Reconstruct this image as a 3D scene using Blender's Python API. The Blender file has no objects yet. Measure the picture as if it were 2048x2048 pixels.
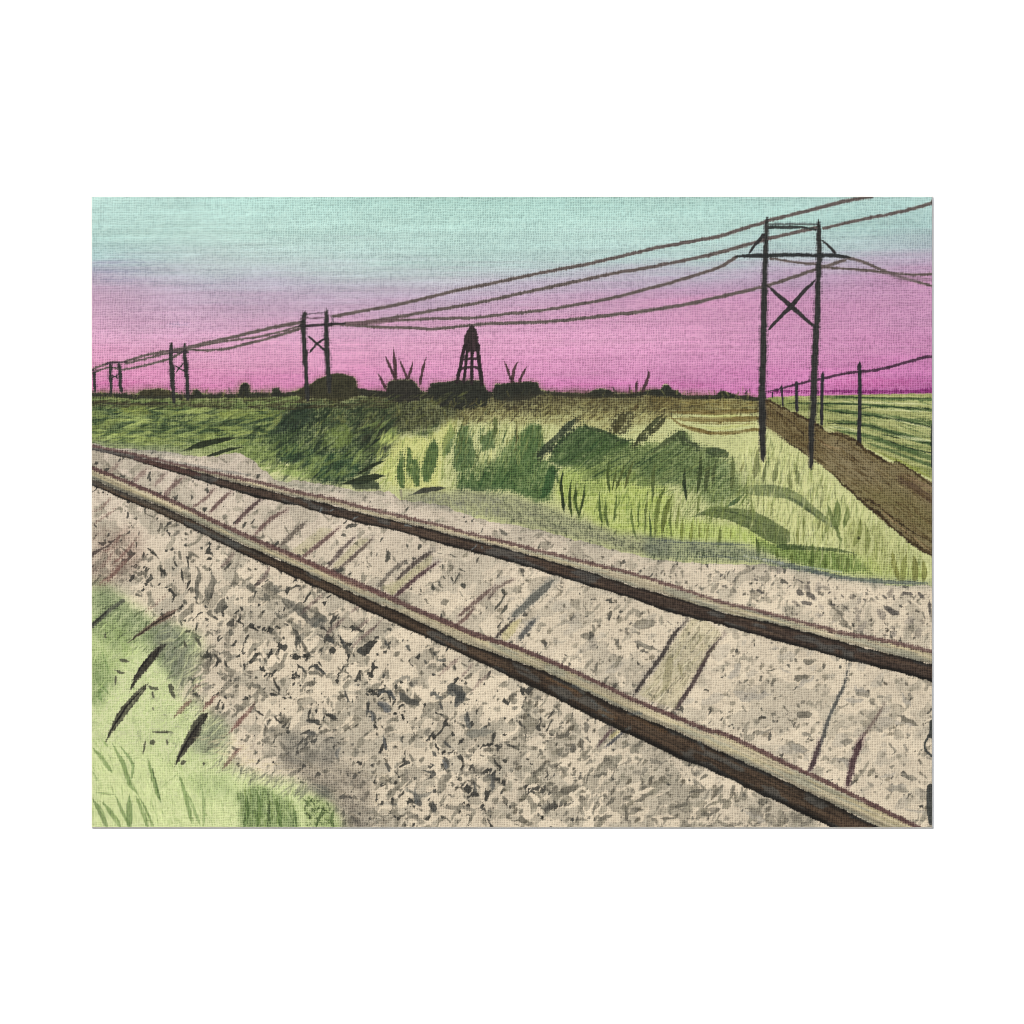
"""A painted canvas print of a railway track at dusk, hung flat on a white wall and photographed
straight on in daylight.  The print is a real board on a real wall: cloth relief and pigment are
worked out below, the light comes from the sky and one sun."""
import bpy, math
import numpy as np

# ---------------------------------------------------------------- camera
scene = bpy.context.scene
U = 0.4064/1680                     # metres per pattern unit: the print is 40.6 cm wide
MID = 1.50                          # height of the print's centre above the ground
BOARD = 0.0007                      # thickness of the stiff canvas sheet
cam_d = bpy.data.cameras.new('camera'); cam = bpy.data.objects.new('camera', cam_d)
scene.collection.objects.link(cam)
DIST = 1.60
cam.location = (0, -DIST-BOARD, MID); cam.rotation_euler = (math.radians(90), 0, 0)
cam_d.sensor_width = 36; cam_d.lens = 36*DIST/(2048*U)
cam_d.clip_start = .01; cam_d.clip_end = 200
scene.camera = cam
# ---------------------------------------------------------------- daylight
world = bpy.data.worlds.new('World'); scene.world = world; world.use_nodes = True
SUN = (-0.52, -0.62, 0.58)          # direction towards the sun: upper left, in front of the wall
_n = math.sqrt(sum(c*c for c in SUN))
elev = math.asin(SUN[2]/_n); azim = math.atan2(SUN[0], SUN[1])
wn = world.node_tree.nodes; bg = wn['Background']
sky = wn.new('ShaderNodeTexSky'); sky.sky_type = 'NISHITA'; sky.sun_disc = False
sky.sun_elevation = elev; sky.sun_rotation = azim
world.node_tree.links.new(sky.outputs[0], bg.inputs[0]); bg.inputs[1].default_value = 0.10
sun_d = bpy.data.lights.new('sun', 'SUN'); sun_d.energy = 3.4; sun_d.angle = math.radians(0.5)
sun_d.color = (1.0, 0.955, 0.89)
sun = bpy.data.objects.new('sun', sun_d); scene.collection.objects.link(sun)
from mathutils import Vector
sun.rotation_euler = Vector(SUN).to_track_quat('Z', 'Y').to_euler(); sun.location = (-3, -4, 5)
scene.view_settings.view_transform = 'Standard'; scene.view_settings.look = 'None'
scene.view_settings.gamma = 1; scene.view_settings.exposure = 0.30
scene.cycles.filter_width = 1.0
LIT = (1.213, 1.193, 1.166)                  # what a pure white card reads here at this exposure

def material(name, rough=.8, spec=.2):
    m = bpy.data.materials.new(name); m.use_nodes = True
    b = m.node_tree.nodes['Principled BSDF']
    b.inputs['Roughness'].default_value = rough; b.inputs['Specular IOR Level'].default_value = spec
    return m, b
def box(name, x0, x1, y0, y1, z0, z1, mat, parent=None):
    v = [(x, y, z) for x in (x0, x1) for y in (y0, y1) for z in (z0, z1)]
    f = [(0, 1, 3, 2), (4, 6, 7, 5), (0, 4, 5, 1), (2, 3, 7, 6), (0, 2, 6, 4), (1, 5, 7, 3)]
    me = bpy.data.meshes.new(name); me.from_pydata(v, [], f); me.materials.append(mat)
    o = bpy.data.objects.new(name, me); scene.collection.objects.link(o); o.parent = parent
    return o
# ---------------------------------------------------------------- the white wall
wm, wb = material('white_limewash', .9, .1)
t = wm.node_tree.nodes; tex = t.new('ShaderNodeTexNoise'); tex.inputs['Scale'].default_value = 60; tex.inputs['Detail'].default_value = 5
tc = t.new('ShaderNodeTexCoord'); wm.node_tree.links.new(tc.outputs['Object'], tex.inputs['Vector'])
bmp = t.new('ShaderNodeBump'); bmp.inputs['Strength'].default_value = .05; bmp.inputs['Distance'].default_value = .002
wm.node_tree.links.new(tex.outputs['Fac'], bmp.inputs['Height']); wm.node_tree.links.new(bmp.outputs[0], wb.inputs['Normal'])
wb.inputs['Base Color'].default_value = (.93, .93, .93, 1)
wall = box('wall', -4, 4, 0, .25, 0, 4, wm); wall['kind'] = 'structure'; wall['label'] = 'plain bright white wall behind the canvas print'
# === PAINTER: works out, cell by cell, which pigment lies where on the canvas ===
X0, Y0, PW, PH = 184.0, 394.0, 1680.0, 1260.0     # painted area in pattern units
RES = 0.75                                        # mesh cells per pattern unit
NX, NY = int(PW*RES)+1, int(PH*RES)+1
gx = (X0 + np.arange(NX)/RES).astype(np.float32)
gy = (Y0 + np.arange(NY)/RES).astype(np.float32)
GX, GY = np.meshgrid(gx, gy)
_tab = {}
def lattice(seed):
    if seed not in _tab:
        _tab[seed] = np.random.RandomState(seed).rand(256, 256).astype(np.float32)
    return _tab[seed]
def noise(x, y, L, l, deg, seed):
    a = math.radians(deg); c, s = math.cos(a), math.sin(a)
    u = (x*c + y*s)/L + 1000; v = (-x*s + y*c)/l + 1000
    iu = np.floor(u).astype(np.int32); iv = np.floor(v).astype(np.int32)
    fu = u-iu; fv = v-iv
    fu = fu*fu*(3-2*fu); fv = fv*fv*(3-2*fv)
    t = lattice(seed); iu &= 255; iv &= 255; ju = (iu+1) & 255; jv = (iv+1) & 255
    return (t[iv, iu]*(1-fu)+t[iv, ju]*fu)*(1-fv) + (t[jv, iu]*(1-fu)+t[jv, ju]*fu)*fv
def fbm(x, y, L, l, deg, seed, n=3):
    r = 0; w = 1; tot = 0
    for k in range(n):
        r = r + w*noise(x, y, L/2**k, l/2**k, deg, seed+k*7); tot += w; w *= .5
    return r/tot
def sst(a, b, x):
    t = np.clip((x-a)/(b-a), 0, 1); return t*t*(3-2*t)
# the weave of the cloth: threads cross every 4.7 units, slightly uneven
_wx = GX + 2.2*(noise(GX, GY, 60, 90, 0, 1)-.5) + 2.6*(noise(GX, GY, 8, 11, 0, 2)-.5)
_wy = GY + 2.2*(noise(GX, GY, 90, 60, 0, 3)-.5) + 2.6*(noise(GX, GY, 11, 8, 0, 4)-.5)
_tu = np.cos(2*np.pi*_wx/4.75); _tv = np.cos(2*np.pi*_wy/4.75)
_am = .35+.85*fbm(GX, GY, 46, 26, 0, 5, 2)
_bal = .42+.3*noise(GX, GY, 120, 120, 0, 6)
_pit = (1-_tu)*(1-_tv)/4
WV = (.55 + .24*(_tu*_bal+_tv*(1-_bal))*_am - .70*(_pit-.25)*(.4+.9*_am) + .62*(noise(GX, GY, 4.2, 4.2, 20, 8)-.5)
      + .24*(noise(GX, GY, 3.4, 7, 0, 9)-.5) + .24*(noise(GX, GY, 7, 3.4, 0, 10)-.5))
WV = np.clip(WV, 0, 1).astype(np.float32)

C = np.zeros((NY, NX, 3), np.float32)             # pigment, display values 0..1
LAB = np.zeros((NY, NX), np.int16)                # which painted part each cell belongs to
PARTS = []                                        # (name, parent index or -1, label)
def part(name, parent=-1, label=None):
    PARTS.append((name, parent, label)); return len(PARTS)-1
def rgb(c): return np.array(c, np.float32)/255
def P_(s, ox, oy, k):
    return [(ox+float(a)*k, oy+float(b)*k) for a, b in (q.split(',') for q in s.split())]
K = 430/1932
def a1(s): return P_(s, 180, 390, K)
def a2(s): return P_(s, 600, 390, K)
def a3(s): return P_(s, 1020, 390, K)
def a4(s): return P_(s, 1440, 390, K)
def b1(s): return P_(s, 180, 810, K)
def b2(s): return P_(s, 600, 810, K)
def b3(s): return P_(s, 1020, 810, K)
def b4(s): return P_(s, 1440, 810, K)
def c1(s): return P_(s, 180, 1230, K)
def c2(s): return P_(s, 600, 1230, K)
def c3(s): return P_(s, 1020, 1230, K)
def c4(s): return P_(s, 1440, 1230, K)
def P(s): return P_(s, 184, 780, 600/1932)
def Q(s): return P_(s, 740, 780, 600/1932)
def R(s): return P_(s, 1300, 780, 570/1932)
def S(s): return P_(s, 184, 1080, 600/1932)
def T(s): return P_(s, 1000, 760, 400/1932)
def N(s): return P_(s, 0, 0, 1)
def window(x0, y0, x1, y1):
    i0 = max(0, int((x0-X0)*RES)-1); i1 = min(NX, int((x1-X0)*RES)+3)
    j0 = max(0, int((y0-Y0)*RES)-1); j1 = min(NY, int((y1-Y0)*RES)+3)
    return (slice(j0, j1), slice(i0, i1)) if i1 > i0 and j1 > j0 else None
def lay(w, al, col, mul=False, lab=None, thr=.5):
    al = al[..., None]; c = C[w]
    C[w] = c*(1-al) + al*(c*col if mul else col)
    if lab is not None: LAB[w][al[..., 0] > thr] = lab
def grip(cov, k, wv):      # thin paint breaks up on the threads
    return np.clip((cov-.5-k*(wv-.5))*2.4+.5, 0, 1)*(cov > .02)
def smooth(pts, step):
    p = np.array(pts, float)
    if len(p) == 2: q = p
    else:
        e = np.vstack([2*p[0]-p[1], p, 2*p[-1]-p[-2]]); q = []
        for i in range(len(p)-1):
            p0, p1, p2, p3 = e[i:i+4]
            n = max(2, int(np.hypot(*(p2-p1)[:2])/step))
            for t in np.arange(n)/n:
                q.append(.5*((2*p1)+(-p0+p2)*t+(2*p0-5*p1+4*p2-p3)*t*t+(-p0+3*p1-3*p2+p3)*t**3))
        q.append(p[-1]); q = np.array(q)
    return q
def stroke(pts, w, col, a=1., soft=1.6, k=.5, mul=False, lab=None, tap=(0, 0), wob=.6, streak=0, seed=0, thr=.4):
    p = np.array(pts, float)
    ws = np.interp(np.linspace(0, 1, len(p)), np.linspace(0, 1, len(w)), w) if isinstance(w, (list, tuple)) else np.full(len(p), float(w))
    q = smooth(np.column_stack([p, ws]), 5)
    if len(q) == 2: q = np.array([q[0]+(q[1]-q[0])*t for t in np.linspace(0, 1, 5)])
    s = np.linspace(0, 1, len(q)); rw = q[:, 2].copy()
    if tap[0]: rw *= np.clip(s/tap[0], .04, 1)**.8
    if tap[1]: rw *= np.clip((1-s)/tap[1], .04, 1)**.8
    m = rw.max()/2+soft+3
    W = window(q[:, 0].min()-m, q[:, 1].min()-m, q[:, 0].max()+m, q[:, 1].max()+m)
    if W is None: return
    x0i, y0i = W[1].start, W[0].start
    buf = np.zeros(C[W].shape[:2], np.float32)
    for i in range(len(q)-1):
        ax, ay = q[i, :2]; bx, by = q[i+1, :2]; mm = max(rw[i], rw[i+1])/2+soft+2
        w2 = window(min(ax, bx)-mm, min(ay, by)-mm, max(ax, bx)+mm, max(ay, by)+mm)
        if w2 is None: continue
        x = GX[w2]; y = GY[w2]
        if wob: y = y+wob*2*(noise(x, y, 11, 7, 0, 31+seed)-.5); x = x+wob*2*(noise(x, y, 7, 11, 0, 32+seed)-.5)
        dx, dy = bx-ax, by-ay; L2 = dx*dx+dy*dy+1e-6
        t = np.clip(((x-ax)*dx+(y-ay)*dy)/L2, 0, 1)
        d = np.hypot(x-ax-t*dx, y-ay-t*dy)
        cv = np.clip(((rw[i]+(rw[i+1]-rw[i])*t)/2-d)/soft+.5, 0, 1)
        sl = (slice(w2[0].start-y0i, w2[0].stop-y0i), slice(w2[1].start-x0i, w2[1].stop-x0i))
        buf[sl] = np.maximum(buf[sl], cv)
    al = grip(buf, k, WV[W]) if k else buf
    if streak:
        ang = math.degrees(math.atan2(q[-1, 1]-q[0, 1], q[-1, 0]-q[0, 0]))
        al = al*np.clip(1-streak*1.6*(fbm(GX[W], GY[W], 40, 4, ang, 60+seed, 2)-.25), 0, 1)
    lay(W, al*a, rgb(col), mul, lab, thr*a)
def inside(x, y, poly):
    r = np.zeros(x.shape, bool); n = len(poly)
    for i in range(n):
        xa, ya = poly[i]; xb, yb = poly[(i+1) % n]
        if ya == yb: continue
        c = ((ya > y) != (yb > y)) & (x < (xb-xa)*(y-ya)/(yb-ya)+xa)
        r ^= c
    return r
def blur(m, n):
    n = int(round(n*RES))
    for _ in range(2):
        for ax in (0, 1):
            if n < 1: continue
            pad = [(0, 0), (0, 0)]; pad[ax] = (n+1, n)
            cs = np.cumsum(np.pad(m, pad, 'edge'), axis=ax)
            a_ = [slice(None)]*2; b_ = [slice(None)]*2
            a_[ax] = slice(2*n+1, None); b_[ax] = slice(0, -(2*n+1))
            m = (cs[tuple(a_)]-cs[tuple(b_)])/(2*n+1)
    return m
def wash(poly, col, a=1., soft=2, warp=3, k=.3, mul=False, lab=None, tex=0, ang=0, L=40, l=6, seed=0, thr=.5):
    p = np.array(poly); m = soft*2+warp+4
    W = window(p[:, 0].min()-m, p[:, 1].min()-m, p[:, 0].max()+m, p[:, 1].max()+m)
    if W is None: return
    x = GX[W]; y = GY[W]
    xx = x+warp*2*(fbm(x, y, 16, 16, 0, 71+seed, 2)-.5); yy = y+warp*2*(fbm(x, y, 16, 16, 0, 91+seed, 2)-.5)
    cov = inside(xx, yy, poly).astype(np.float32)
    if soft: cov = blur(cov, soft)
    al = grip(cov, k, WV[W]) if soft < 6 else cov*np.clip(1-.8*k*(WV[W]-.5), 0, 1.2)
    if tex: al = al*np.clip(1-tex*2.2*(fbm(x, y, L, l, ang, 111+seed, 3)-.3), 0, 1)
    lay(W, np.clip(al*a, 0, 1), rgb(col), mul, lab, thr*a)
def rain(region, n, ang, length, width, col, a, seed, jit=8, dark=25, k=.5, soft=1.6, lab=None, tap=(.5, .5), mul=False):
    """many short brush strokes scattered inside a region"""
    rs = np.random.RandomState(seed); p = np.array(region)
    got = 0
    while got < n:
        x = rs.uniform(p[:, 0].min(), p[:, 0].max()); y = rs.uniform(p[:, 1].min(), p[:, 1].max())
        if not inside(np.array([[x]]), np.array([[y]]), region)[0, 0]: continue
        got += 1
        t = math.radians(ang+rs.uniform(-jit, jit)); l = length*rs.uniform(.5, 1.4)/2
        c = np.clip(np.array(col)+rs.uniform(-dark, dark)*np.array([1, 1, .7]), 0, 255)
        dx, dy = math.cos(t)*l, math.sin(t)*l; b = rs.uniform(-.12, .12)*l
        stroke([(x-dx, y-dy), (x-dy*b/l, y+dx*b/l), (x+dx, y+dy)], width*rs.uniform(.6, 1.5), c, a*rs.uniform(.6, 1), soft, k, mul, lab, tap, .8, 0, got % 7)

# ---------------------------------------------------------------- sky
sky_id = part('painted_sky', label='painted dusk sky fading from pale turquoise at the top to bright pink')
LAB[:] = sky_id
_cols = {
 184: [(394, (196, 230, 221)), (470, (188, 222, 214)), (515, (178, 208, 206)), (535, (182, 184, 200)), (565, (202, 173, 197)), (620, (210, 167, 195)), (680, (226, 170, 202)), (735, (225, 153, 190)), (775, (216, 127, 176)), (800, (210, 130, 178))],
 420: [(394, (192, 230, 220)), (470, (196, 228, 219)), (530, (196, 212, 212)), (570, (188, 184, 200)), (620, (201, 168, 193)), (680, (226, 170, 202)), (735, (227, 158, 194)), (775, (222, 135, 184)), (800, (210, 130, 178))],
 900: [(394, (180, 220, 208)), (450, (192, 228, 217)), (520, (188, 216, 210)), (560, (194, 196, 204)), (600, (194, 175, 196)), (640, (212, 162, 193)), (690, (229, 166, 200)), (740, (225, 153, 194)), (785, (220, 131, 188))],
 1400: [(394, (184, 222, 212)), (450, (192, 226, 217)), (520, (186, 210, 208)), (548, (194, 184, 202)), (580, (195, 158, 189)), (605, (212, 153, 189)), (680, (225, 160, 198)), (740, (215, 141, 187)), (790, (216, 129, 186))],
 1640: [(394, (186, 220, 213)), (450, (180, 214, 207)), (495, (180, 204, 202)), (525, (190, 182, 198)), (560, (193, 156, 187)), (620, (206, 147, 185)), (700, (215, 147, 190)), (760, (218, 131, 188)), (790, (206, 115, 176))],
 1864: [(394, (184, 218, 212)), (450, (174, 206, 203)), (490, (178, 194, 200)), (525, (188, 168, 192)), (560, (202, 148, 185)), (640, (205, 147, 186)), (700, (211, 140, 186)), (750, (202, 119, 176)), (790, (172, 92, 150))]}
_xs = sorted(_cols)
_yw = GY + 26*(fbm(GX, GY, 260, 22, -1, 15, 3)-.5) + 10*(noise(GX, GY, 70, 5, 0, 19)-.5)
_pl = [np.stack([np.interp(_yw, [q[0] for q in _cols[x]], [q[1][ch] for q in _cols[x]]) for ch in range(3)], -1) for x in _xs]
for i in range(len(_xs)-1):
    t = (GX-_xs[i])/(_xs[i+1]-_xs[i]); m = (t >= -.001) & (t <= 1.001)
    C[m] = ((_pl[i]*(1-t[..., None])+_pl[i+1]*t[..., None])[m])/255
del _pl
_s = fbm(GX, GY, 170, 6, -1, 21, 3)-.5
C *= (1 + .13*_s + .05*(fbm(GX, GY, 90, 40, 0, 22, 2)-.5))[..., None]
for s, al in ((a1('120,722 700,726'), .4), (a1('480,880 900,872'), .35), (a1('700,640 1500,650'), .3), (a1('850,835 1700,840'), .3), (a2('200,360 900,420'), .3), (a3('400,330 1300,300'), .3)):
    stroke(s, 6, (222, 226, 232), al*.6, 7, 1.1, tap=(.45, .45), streak=.5)
for s, al in ((a1('0,690 560,690'), .35), (a1('0,600 700,600'), .3), (a1('90,760 620,770'), .3), (a1('700,1160 900,1160'), .3)):
    stroke(s, 8, (150, 150, 180), al*.8, 8, .9, tap=(.2, .5))
for s, al in ((a1('20,1690 500,1690'), .5), (a1('20,1750 420,1760'), .4), (a2('300,1640 560,1640'), .3), (a3('300,1720 1150,1700'), .35), (a3('1150,1690 1900,1720'), .35), (a4('950,1680 1900,1670'), .5), (a4('950,1720 1900,1710'), .45)):
    stroke(s, 12, (204, 84, 152), al*.55, 12, .7, tap=(.3, .3), streak=.4)
haze_id = part('painted_far_treeline', label='dark magenta line of painted woods along the pink horizon at the right')
stroke(a4('420,1770 700,1765 960,1765 1400,1768 1900,1760'), [3, 8], (128, 34, 104), .8, 5, .8, lab=haze_id)

# ---------------------------------------------------------------- power lines
WIRE = (98, 86, 82); WLAB = []
def wire(segs, w, label, col=WIRE, al=.95):
    i = part('painted_power_line', label=label)
    for s in segs: ww = [q*1.25 for q in w]; stroke(s, [q+1.5 for q in ww], (150, 132, 124), .45, 4, .5); stroke(s, ww, col, al, 2.6, .6, lab=i, wob=.5, thr=.5)
wire([a4('1360,12 1200,40 1040,75 800,140 450,225 400,245 150,320 0,370')+a3('1700,405 1300,480 1000,550 700,620 350,685 0,760')+a2('1650,810 1400,860 1150,920 900,980 600,1035 300,1090')], [5.5, 5.5, 5.2, 5], 'uppermost painted power line, rising to the top edge at the right')
wire([a4('1910,65 1850,90 1600,155 1300,215 930,300'), a4('880,292 740,320 450,390 300,430 0,515')+a3('1600,580 1200,660 900,710 600,775 300,840 0,905')+a2('1600,970 1300,1020 1000,1075 700,1125 450,1155 260,1165')], [5.8, 5.2, 4.8], 'second painted power line from the top, passing the tops of the tall pole')
wire([a4('150,555 0,645')+a3('1700,710 1400,800 1100,880 850,940 600,985 300,1035 0,1065')+a2('1600,1100 1300,1110 1000,1120 750,1130 560,1150')], [5.2, 4.6], 'third painted power line, ending at the left tip of the crossarm')
wire([a4('1120,585 1000,625 860,670 550,775 350,835 0,915')+a3('1600,980 1200,1045 900,1080 600,1115 300,1140 0,1150')+a2('1600,1165 1400,1185 1200,1205 1000,1195 700,1185 500,1170 265,1160')], [5, 5.6, 5, 4.4], 'lowest painted power line of the long span, just above the tower')
stroke(a2('420,1160 700,1140 920,1115'), [6, 10, 5], (112, 88, 92), .7, 3, .5)
wire([a4('1150,565 1250,590 1400,650 1600,730 1910,818')], [5, 4], 'painted power line falling steepest from the right tip of the crossarm')
wire([a4('450,570 650,600 860,625 1000,655 1300,675 1500,700 1700,715 1910,710')], [3.5, 4.5], 'painted power line running flat behind the right post to the edge')
stroke(a4('1450,700 1650,745 1910,760'), [3, 12, 6], (140, 112, 128), .5, 4, .4)
wire([a1('1925,1140 1700,1180 1500,1225 1200,1295 1000,1340 870,1372 740,1395 500,1440 300,1500 170,1510 10,1572')], [6, 5, 4, 3.4], 'upper painted power line left of the second pole pair')
wire([a1('1925,1165 1700,1232 1500,1275 1250,1310 1100,1335 900,1375 700,1420 500,1470 320,1512')], [3.4, 3], 'thin middle painted power line left of the second pole pair')
wire([a1('1925,1190 1600,1290 1400,1340 1200,1385 1000,1395 870,1392 720,1470 500,1530 300,1568 170,1550 10,1605')], [4.4, 3.8, 3], 'lower painted power line left of the second pole pair')

# ---------------------------------------------------------------- far field on the right
DARK = (44, 44, 42)
field = part('painted_crop_field', label='painted green crop field in curving rows beyond the brown bank')
fp = a4('430,1815 700,1806 960,1800 1910,1783')+b4('1910,730 1740,620 1560,530 1250,370 1050,260 950,255 820,165 600,35 430,5')
wash(fp, (138, 146, 84), 1, 1, 1, .2, lab=field, thr=.4)
wash(fp, (206, 205, 138), .6, 2, 1, .2, tex=.9, ang=8, L=120, l=7, seed=3)
for s, w in (('1170,50 1500,58 1920,66', 13), ('1020,92 1400,96 1600,112 1930,135', 17), ('1180,130 1450,160 1700,196 1930,232', 24), ('1200,205 1450,235 1650,290 1930,370', 26), ('1250,270 1480,315 1700,390 1930,470', 26), ('1450,350 1650,420 1930,520', 18)):
    stroke(R(s), [w*K*1.2, w*K*1.9], (72, 100, 54), .85, 4, .4, tap=(.2, 0), streak=.35)
for s, w in (('1170,42 1500,50 1920,58', 2.2), ('900,100 1000,88 1400,96 1600,112 1930,128', 2.6), ('1180,126 1270,148 1450,168 1700,205 1930,262', 3.2), ('1190,225 1450,238 1650,290 1930,375', 3.4), ('1560,300 1660,318 1700,330', 2.2), ('1400,126 1480,120 1500,128', 2), ('1600,340 1760,395 1920,430', 2.6)):
    stroke(R(s), [w*.9, w*1.3], (36, 58, 32), .9, 2, .5, tap=(.1, .05))
for s, w in (('1200,76 1500,84 1920,98', 4), ('1500,130 1700,138 1920,150', 3), ('1620,195 1800,235 1920,262', 3.5), ('1640,300 1780,330 1920,345', 6), ('1200,250 1330,262 1420,280', 5)):
    stroke(R(s), w, (222, 222, 166), .75, 3, .6, tap=(.3, .2))
rain(R('1450,380 1900,560 1900,600 1600,480'), 40, 22, 40, 4, (150, 158, 72), .5, 5, lab=field)
rain(R('1180,60 1900,80 1900,500 1500,380 1180,220'), 90, 12, 46, 2.2, (96, 122, 70), .5, 6, lab=field)
rain(R('1180,60 1900,80 1900,500 1500,380 1180,220'), 60, 12, 34, 2, (206, 208, 146), .5, 7, lab=field)
# line of small poles on the right
spl = part('painted_power_line', label='painted power line strung between the small poles at the right')
stroke(a4('430,1764 560,1738 690,1700 920,1650 1150,1600 1250,1590 1400,1575 1650,1510 1850,1455 1910,1455'), [3, 5, 5.5, 6, 6, 6.6], (74, 44, 66), .95, 2.2, .6, lab=spl)
for (s, w, lb) in ((a4('470,1760 472,1830'), 3.5, 'smallest and farthest of the painted small poles, just right of the tall post'),
                   (a4('552,1703 556,1760 566,1910'), 4.6, 'second farthest painted small pole, beside the brown bank'),
                   (a4('690,1668 688,1740')+b4('690,75'), 6.6, 'middle of the five small painted poles'),
                   (a4('926,1585 920,1700 915,1850')+b4('910,195'), 6.8, 'painted small pole close to the right post of the tall pole'),
                   (a4('1254,1490 1254,1600 1258,1800')+b4('1250,200 1250,385'), 8.4, 'largest and nearest of the painted small poles, standing on the bank')):
    i = part('painted_small_pole', label=lb)
    stroke(s, w, (42, 40, 46), .97, 1.8, .45, lab=i, tap=(.06, .05))

# ---------------------------------------------------------------- land behind the track
HOR = a1('0,1775 200,1780 400,1800 440,1770 480,1750 600,1740 720,1750 770,1775 850,1800 920,1800 925,1752 965,1742 1010,1780 1100,1795 1340,1786 1350,1705 1400,1678 1432,1700 1440,1775 1630,1785 1640,1742 1690,1725 1718,1780 1800,1770')+a2('0,1740 150,1662 270,1606 370,1600 440,1620 500,1642 520,1740 650,1752 772,1775 785,1682 850,1656 1000,1656 1042,1690 1090,1760 1150,1772 1172,1690 1400,1666 1630,1664 1660,1710 1692,1772 1738,1766 1752,1700 1850,1690')+a3('0,1688 100,1676 250,1680 262,1735 340,1764 690,1785 730,1755 820,1736 880,1745 950,1780 1080,1782 1190,1760 1290,1745 1360,1740 1372,1702 1430,1700 1452,1740 1520,1760 1560,1800 1700,1814 1860,1800 1880,1766')+a4('0,1764 60,1766 130,1794 250,1816 350,1826 430,1826')
GRB = P('2200,640')[:0]+b1('0,345 200,385 500,398 750,432 1000,470 1300,430 1450,480 1550,580 1700,690')+b2('0,680 150,700 330,735 500,770 800,775 900,850 1300,900 1500,990 1700,1040 1930,1080')+b3('300,1130 700,1240 1000,1320 1300,1390 1600,1420 1930,1430')+b4('400,1430 800,1502 1200,1572 1600,1625 1930,1620')
grass = part('painted_meadow', label='painted meadow of yellow green grass with dark green brush strokes beyond the track')
land = HOR + [(1540, 800), (1870, 962), (1870, 1200)] + [(x_, y_+14) for x_, y_ in GRB[::-1]] + [(170, 900), (170, 788)]
wash(land, (196, 198, 138), 1, .8, 1.2, .25, lab=grass, thr=.4)
def G(p, c, a, **kw):
    kw['soft'] = kw.get('soft', 2)*1.0+1.2; kw['warp'] = kw.get('warp', 3)*1.15; kw['k'] = kw.get('k', .3)+.35; kw.setdefault('tex', .3)
    wash(p, c, a, lab=grass, thr=9, **kw)
# olive band below the horizon
G(HOR[:60]+N('1536,800 1536,818 1200,822 1000,832 800,860 600,850 184,812'), (92, 88, 52), .8, soft=6, warp=6, k=.8, tex=.4, ang=0, L=60, l=6)
G(a1('0,1780 1930,1790')+b1('1930,330 1500,560 1200,440 700,420 0,360'), (104, 126, 66), .85, soft=8, warp=8, k=.5, seed=1)
G(P('0,90 500,110 900,130 1250,120 1180,280 1000,300 500,320 0,250'), (52, 76, 46), .85, soft=6, warp=10, k=.7, tex=.65, ang=-8, L=60, l=10, seed=2)
G(P('1180,120 1440,60 1960,60 1960,330 1750,560 1450,620 1380,540 1250,440 1150,360 1100,300'), (66, 86, 50), .9, soft=6, warp=10, k=.6, tex=.35, ang=-35, L=60, l=14, seed=3)
G(P('1330,90 1420,70 1450,210 1340,240 1250,280 1120,300 1200,190'), (40, 56, 48), .9, soft=3, warp=5, k=.5)
G(P('1780,210 1930,170 1960,320 1890,420 1800,430 1720,330'), (44, 52, 44), .85, soft=4, warp=5, k=.5, seed=4)
G(P('1160,380 1300,330 1500,400 1700,400 1740,520 1620,600 1480,600 1400,500 1220,480'), (46, 78, 48), .85, soft=4, warp=7, k=.6, tex=.3, ang=-50, L=40, l=9, seed=5)
G(Q('-100,30 700,20 620,140 480,190 380,300 250,270 120,290 80,360 -60,400 -100,200'), (62, 68, 44), .9, soft=5, warp=6, k=.6, tex=.3, ang=-30, L=50, l=12, seed=6)
G(Q('120,250 370,270 500,130 420,260 360,310 250,270 130,285'), (42, 64, 42), .8, soft=3, warp=4, k=.5)
G(Q('0,310 90,300 110,380 60,430 0,430'), (46, 50, 44), .85, soft=3, warp=4, k=.4)
# ochre, dry grass to the right of the middle
G(Q('560,60 1930,60 1930,200 1500,280 1350,220 1250,230 1100,210 560,190'), (128, 116, 66), .72, soft=6, warp=8, k=.8, tex=.55, ang=-5, L=50, l=8, seed=7)
G(Q('500,0 1930,20 1930,60 1300,66 900,100 500,120'), (60, 54, 38), .85, soft=5, warp=6, k=.7, tex=.3, L=40, l=8)
G(R('-50,20 760,60 760,150 420,130 0,150'), (104, 88, 44), .8, soft=5, warp=4, k=.6, tex=.3, L=60, l=6, seed=8)
# dark line of the horizon and the hedges standing on it
for s, w in ((a1('0,1795 250,1800 420,1815 800,1810 1100,1808 1500,1800 1800,1790')+a2('0,1765'), 9), (a1('20,1860 300,1880 700,1870'), 4), (a2('500,1765 780,1795 1150,1800 1700,1795'), 14), (a3('0,1765 300,1780 700,1805 1080,1800 1300,1770 1560,1815 1860,1815 1930,1790')+a4('130,1812 350,1836'), 9)):
    stroke(s, w, (40, 40, 32), .9, 4, .5, lab=grass)
BUSH = []
def bush(pts, lb, col=(40, 42, 34), depth=None):
    i = part('painted_bush', label=lb); BUSH.append(i)
    wash(pts, col, .96, .9, .8, .6, lab=i, thr=.4)
bush(a1('440,1772 480,1750 600,1742 720,1752 775,1780 770,1810 430,1808'), 'long low painted bush at the far left, beside the third pole pair', (56, 52, 34))
bush(a1('918,1800 925,1755 965,1742 1012,1782 1010,1812 915,1812'), 'tiny painted bush directly right of the third pole pair')
bush(a1('1338,1790 1350,1706 1372,1700 1400,1678 1432,1702 1442,1790 1440,1815 1340,1815'), 'upright painted bush with a square top between the left pole pairs')
bush(a1('1630,1790 1640,1744 1670,1728 1700,1726 1722,1784 1710,1815 1630,1815'), 'small painted bush between the square topped bush and the big left mound')
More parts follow.
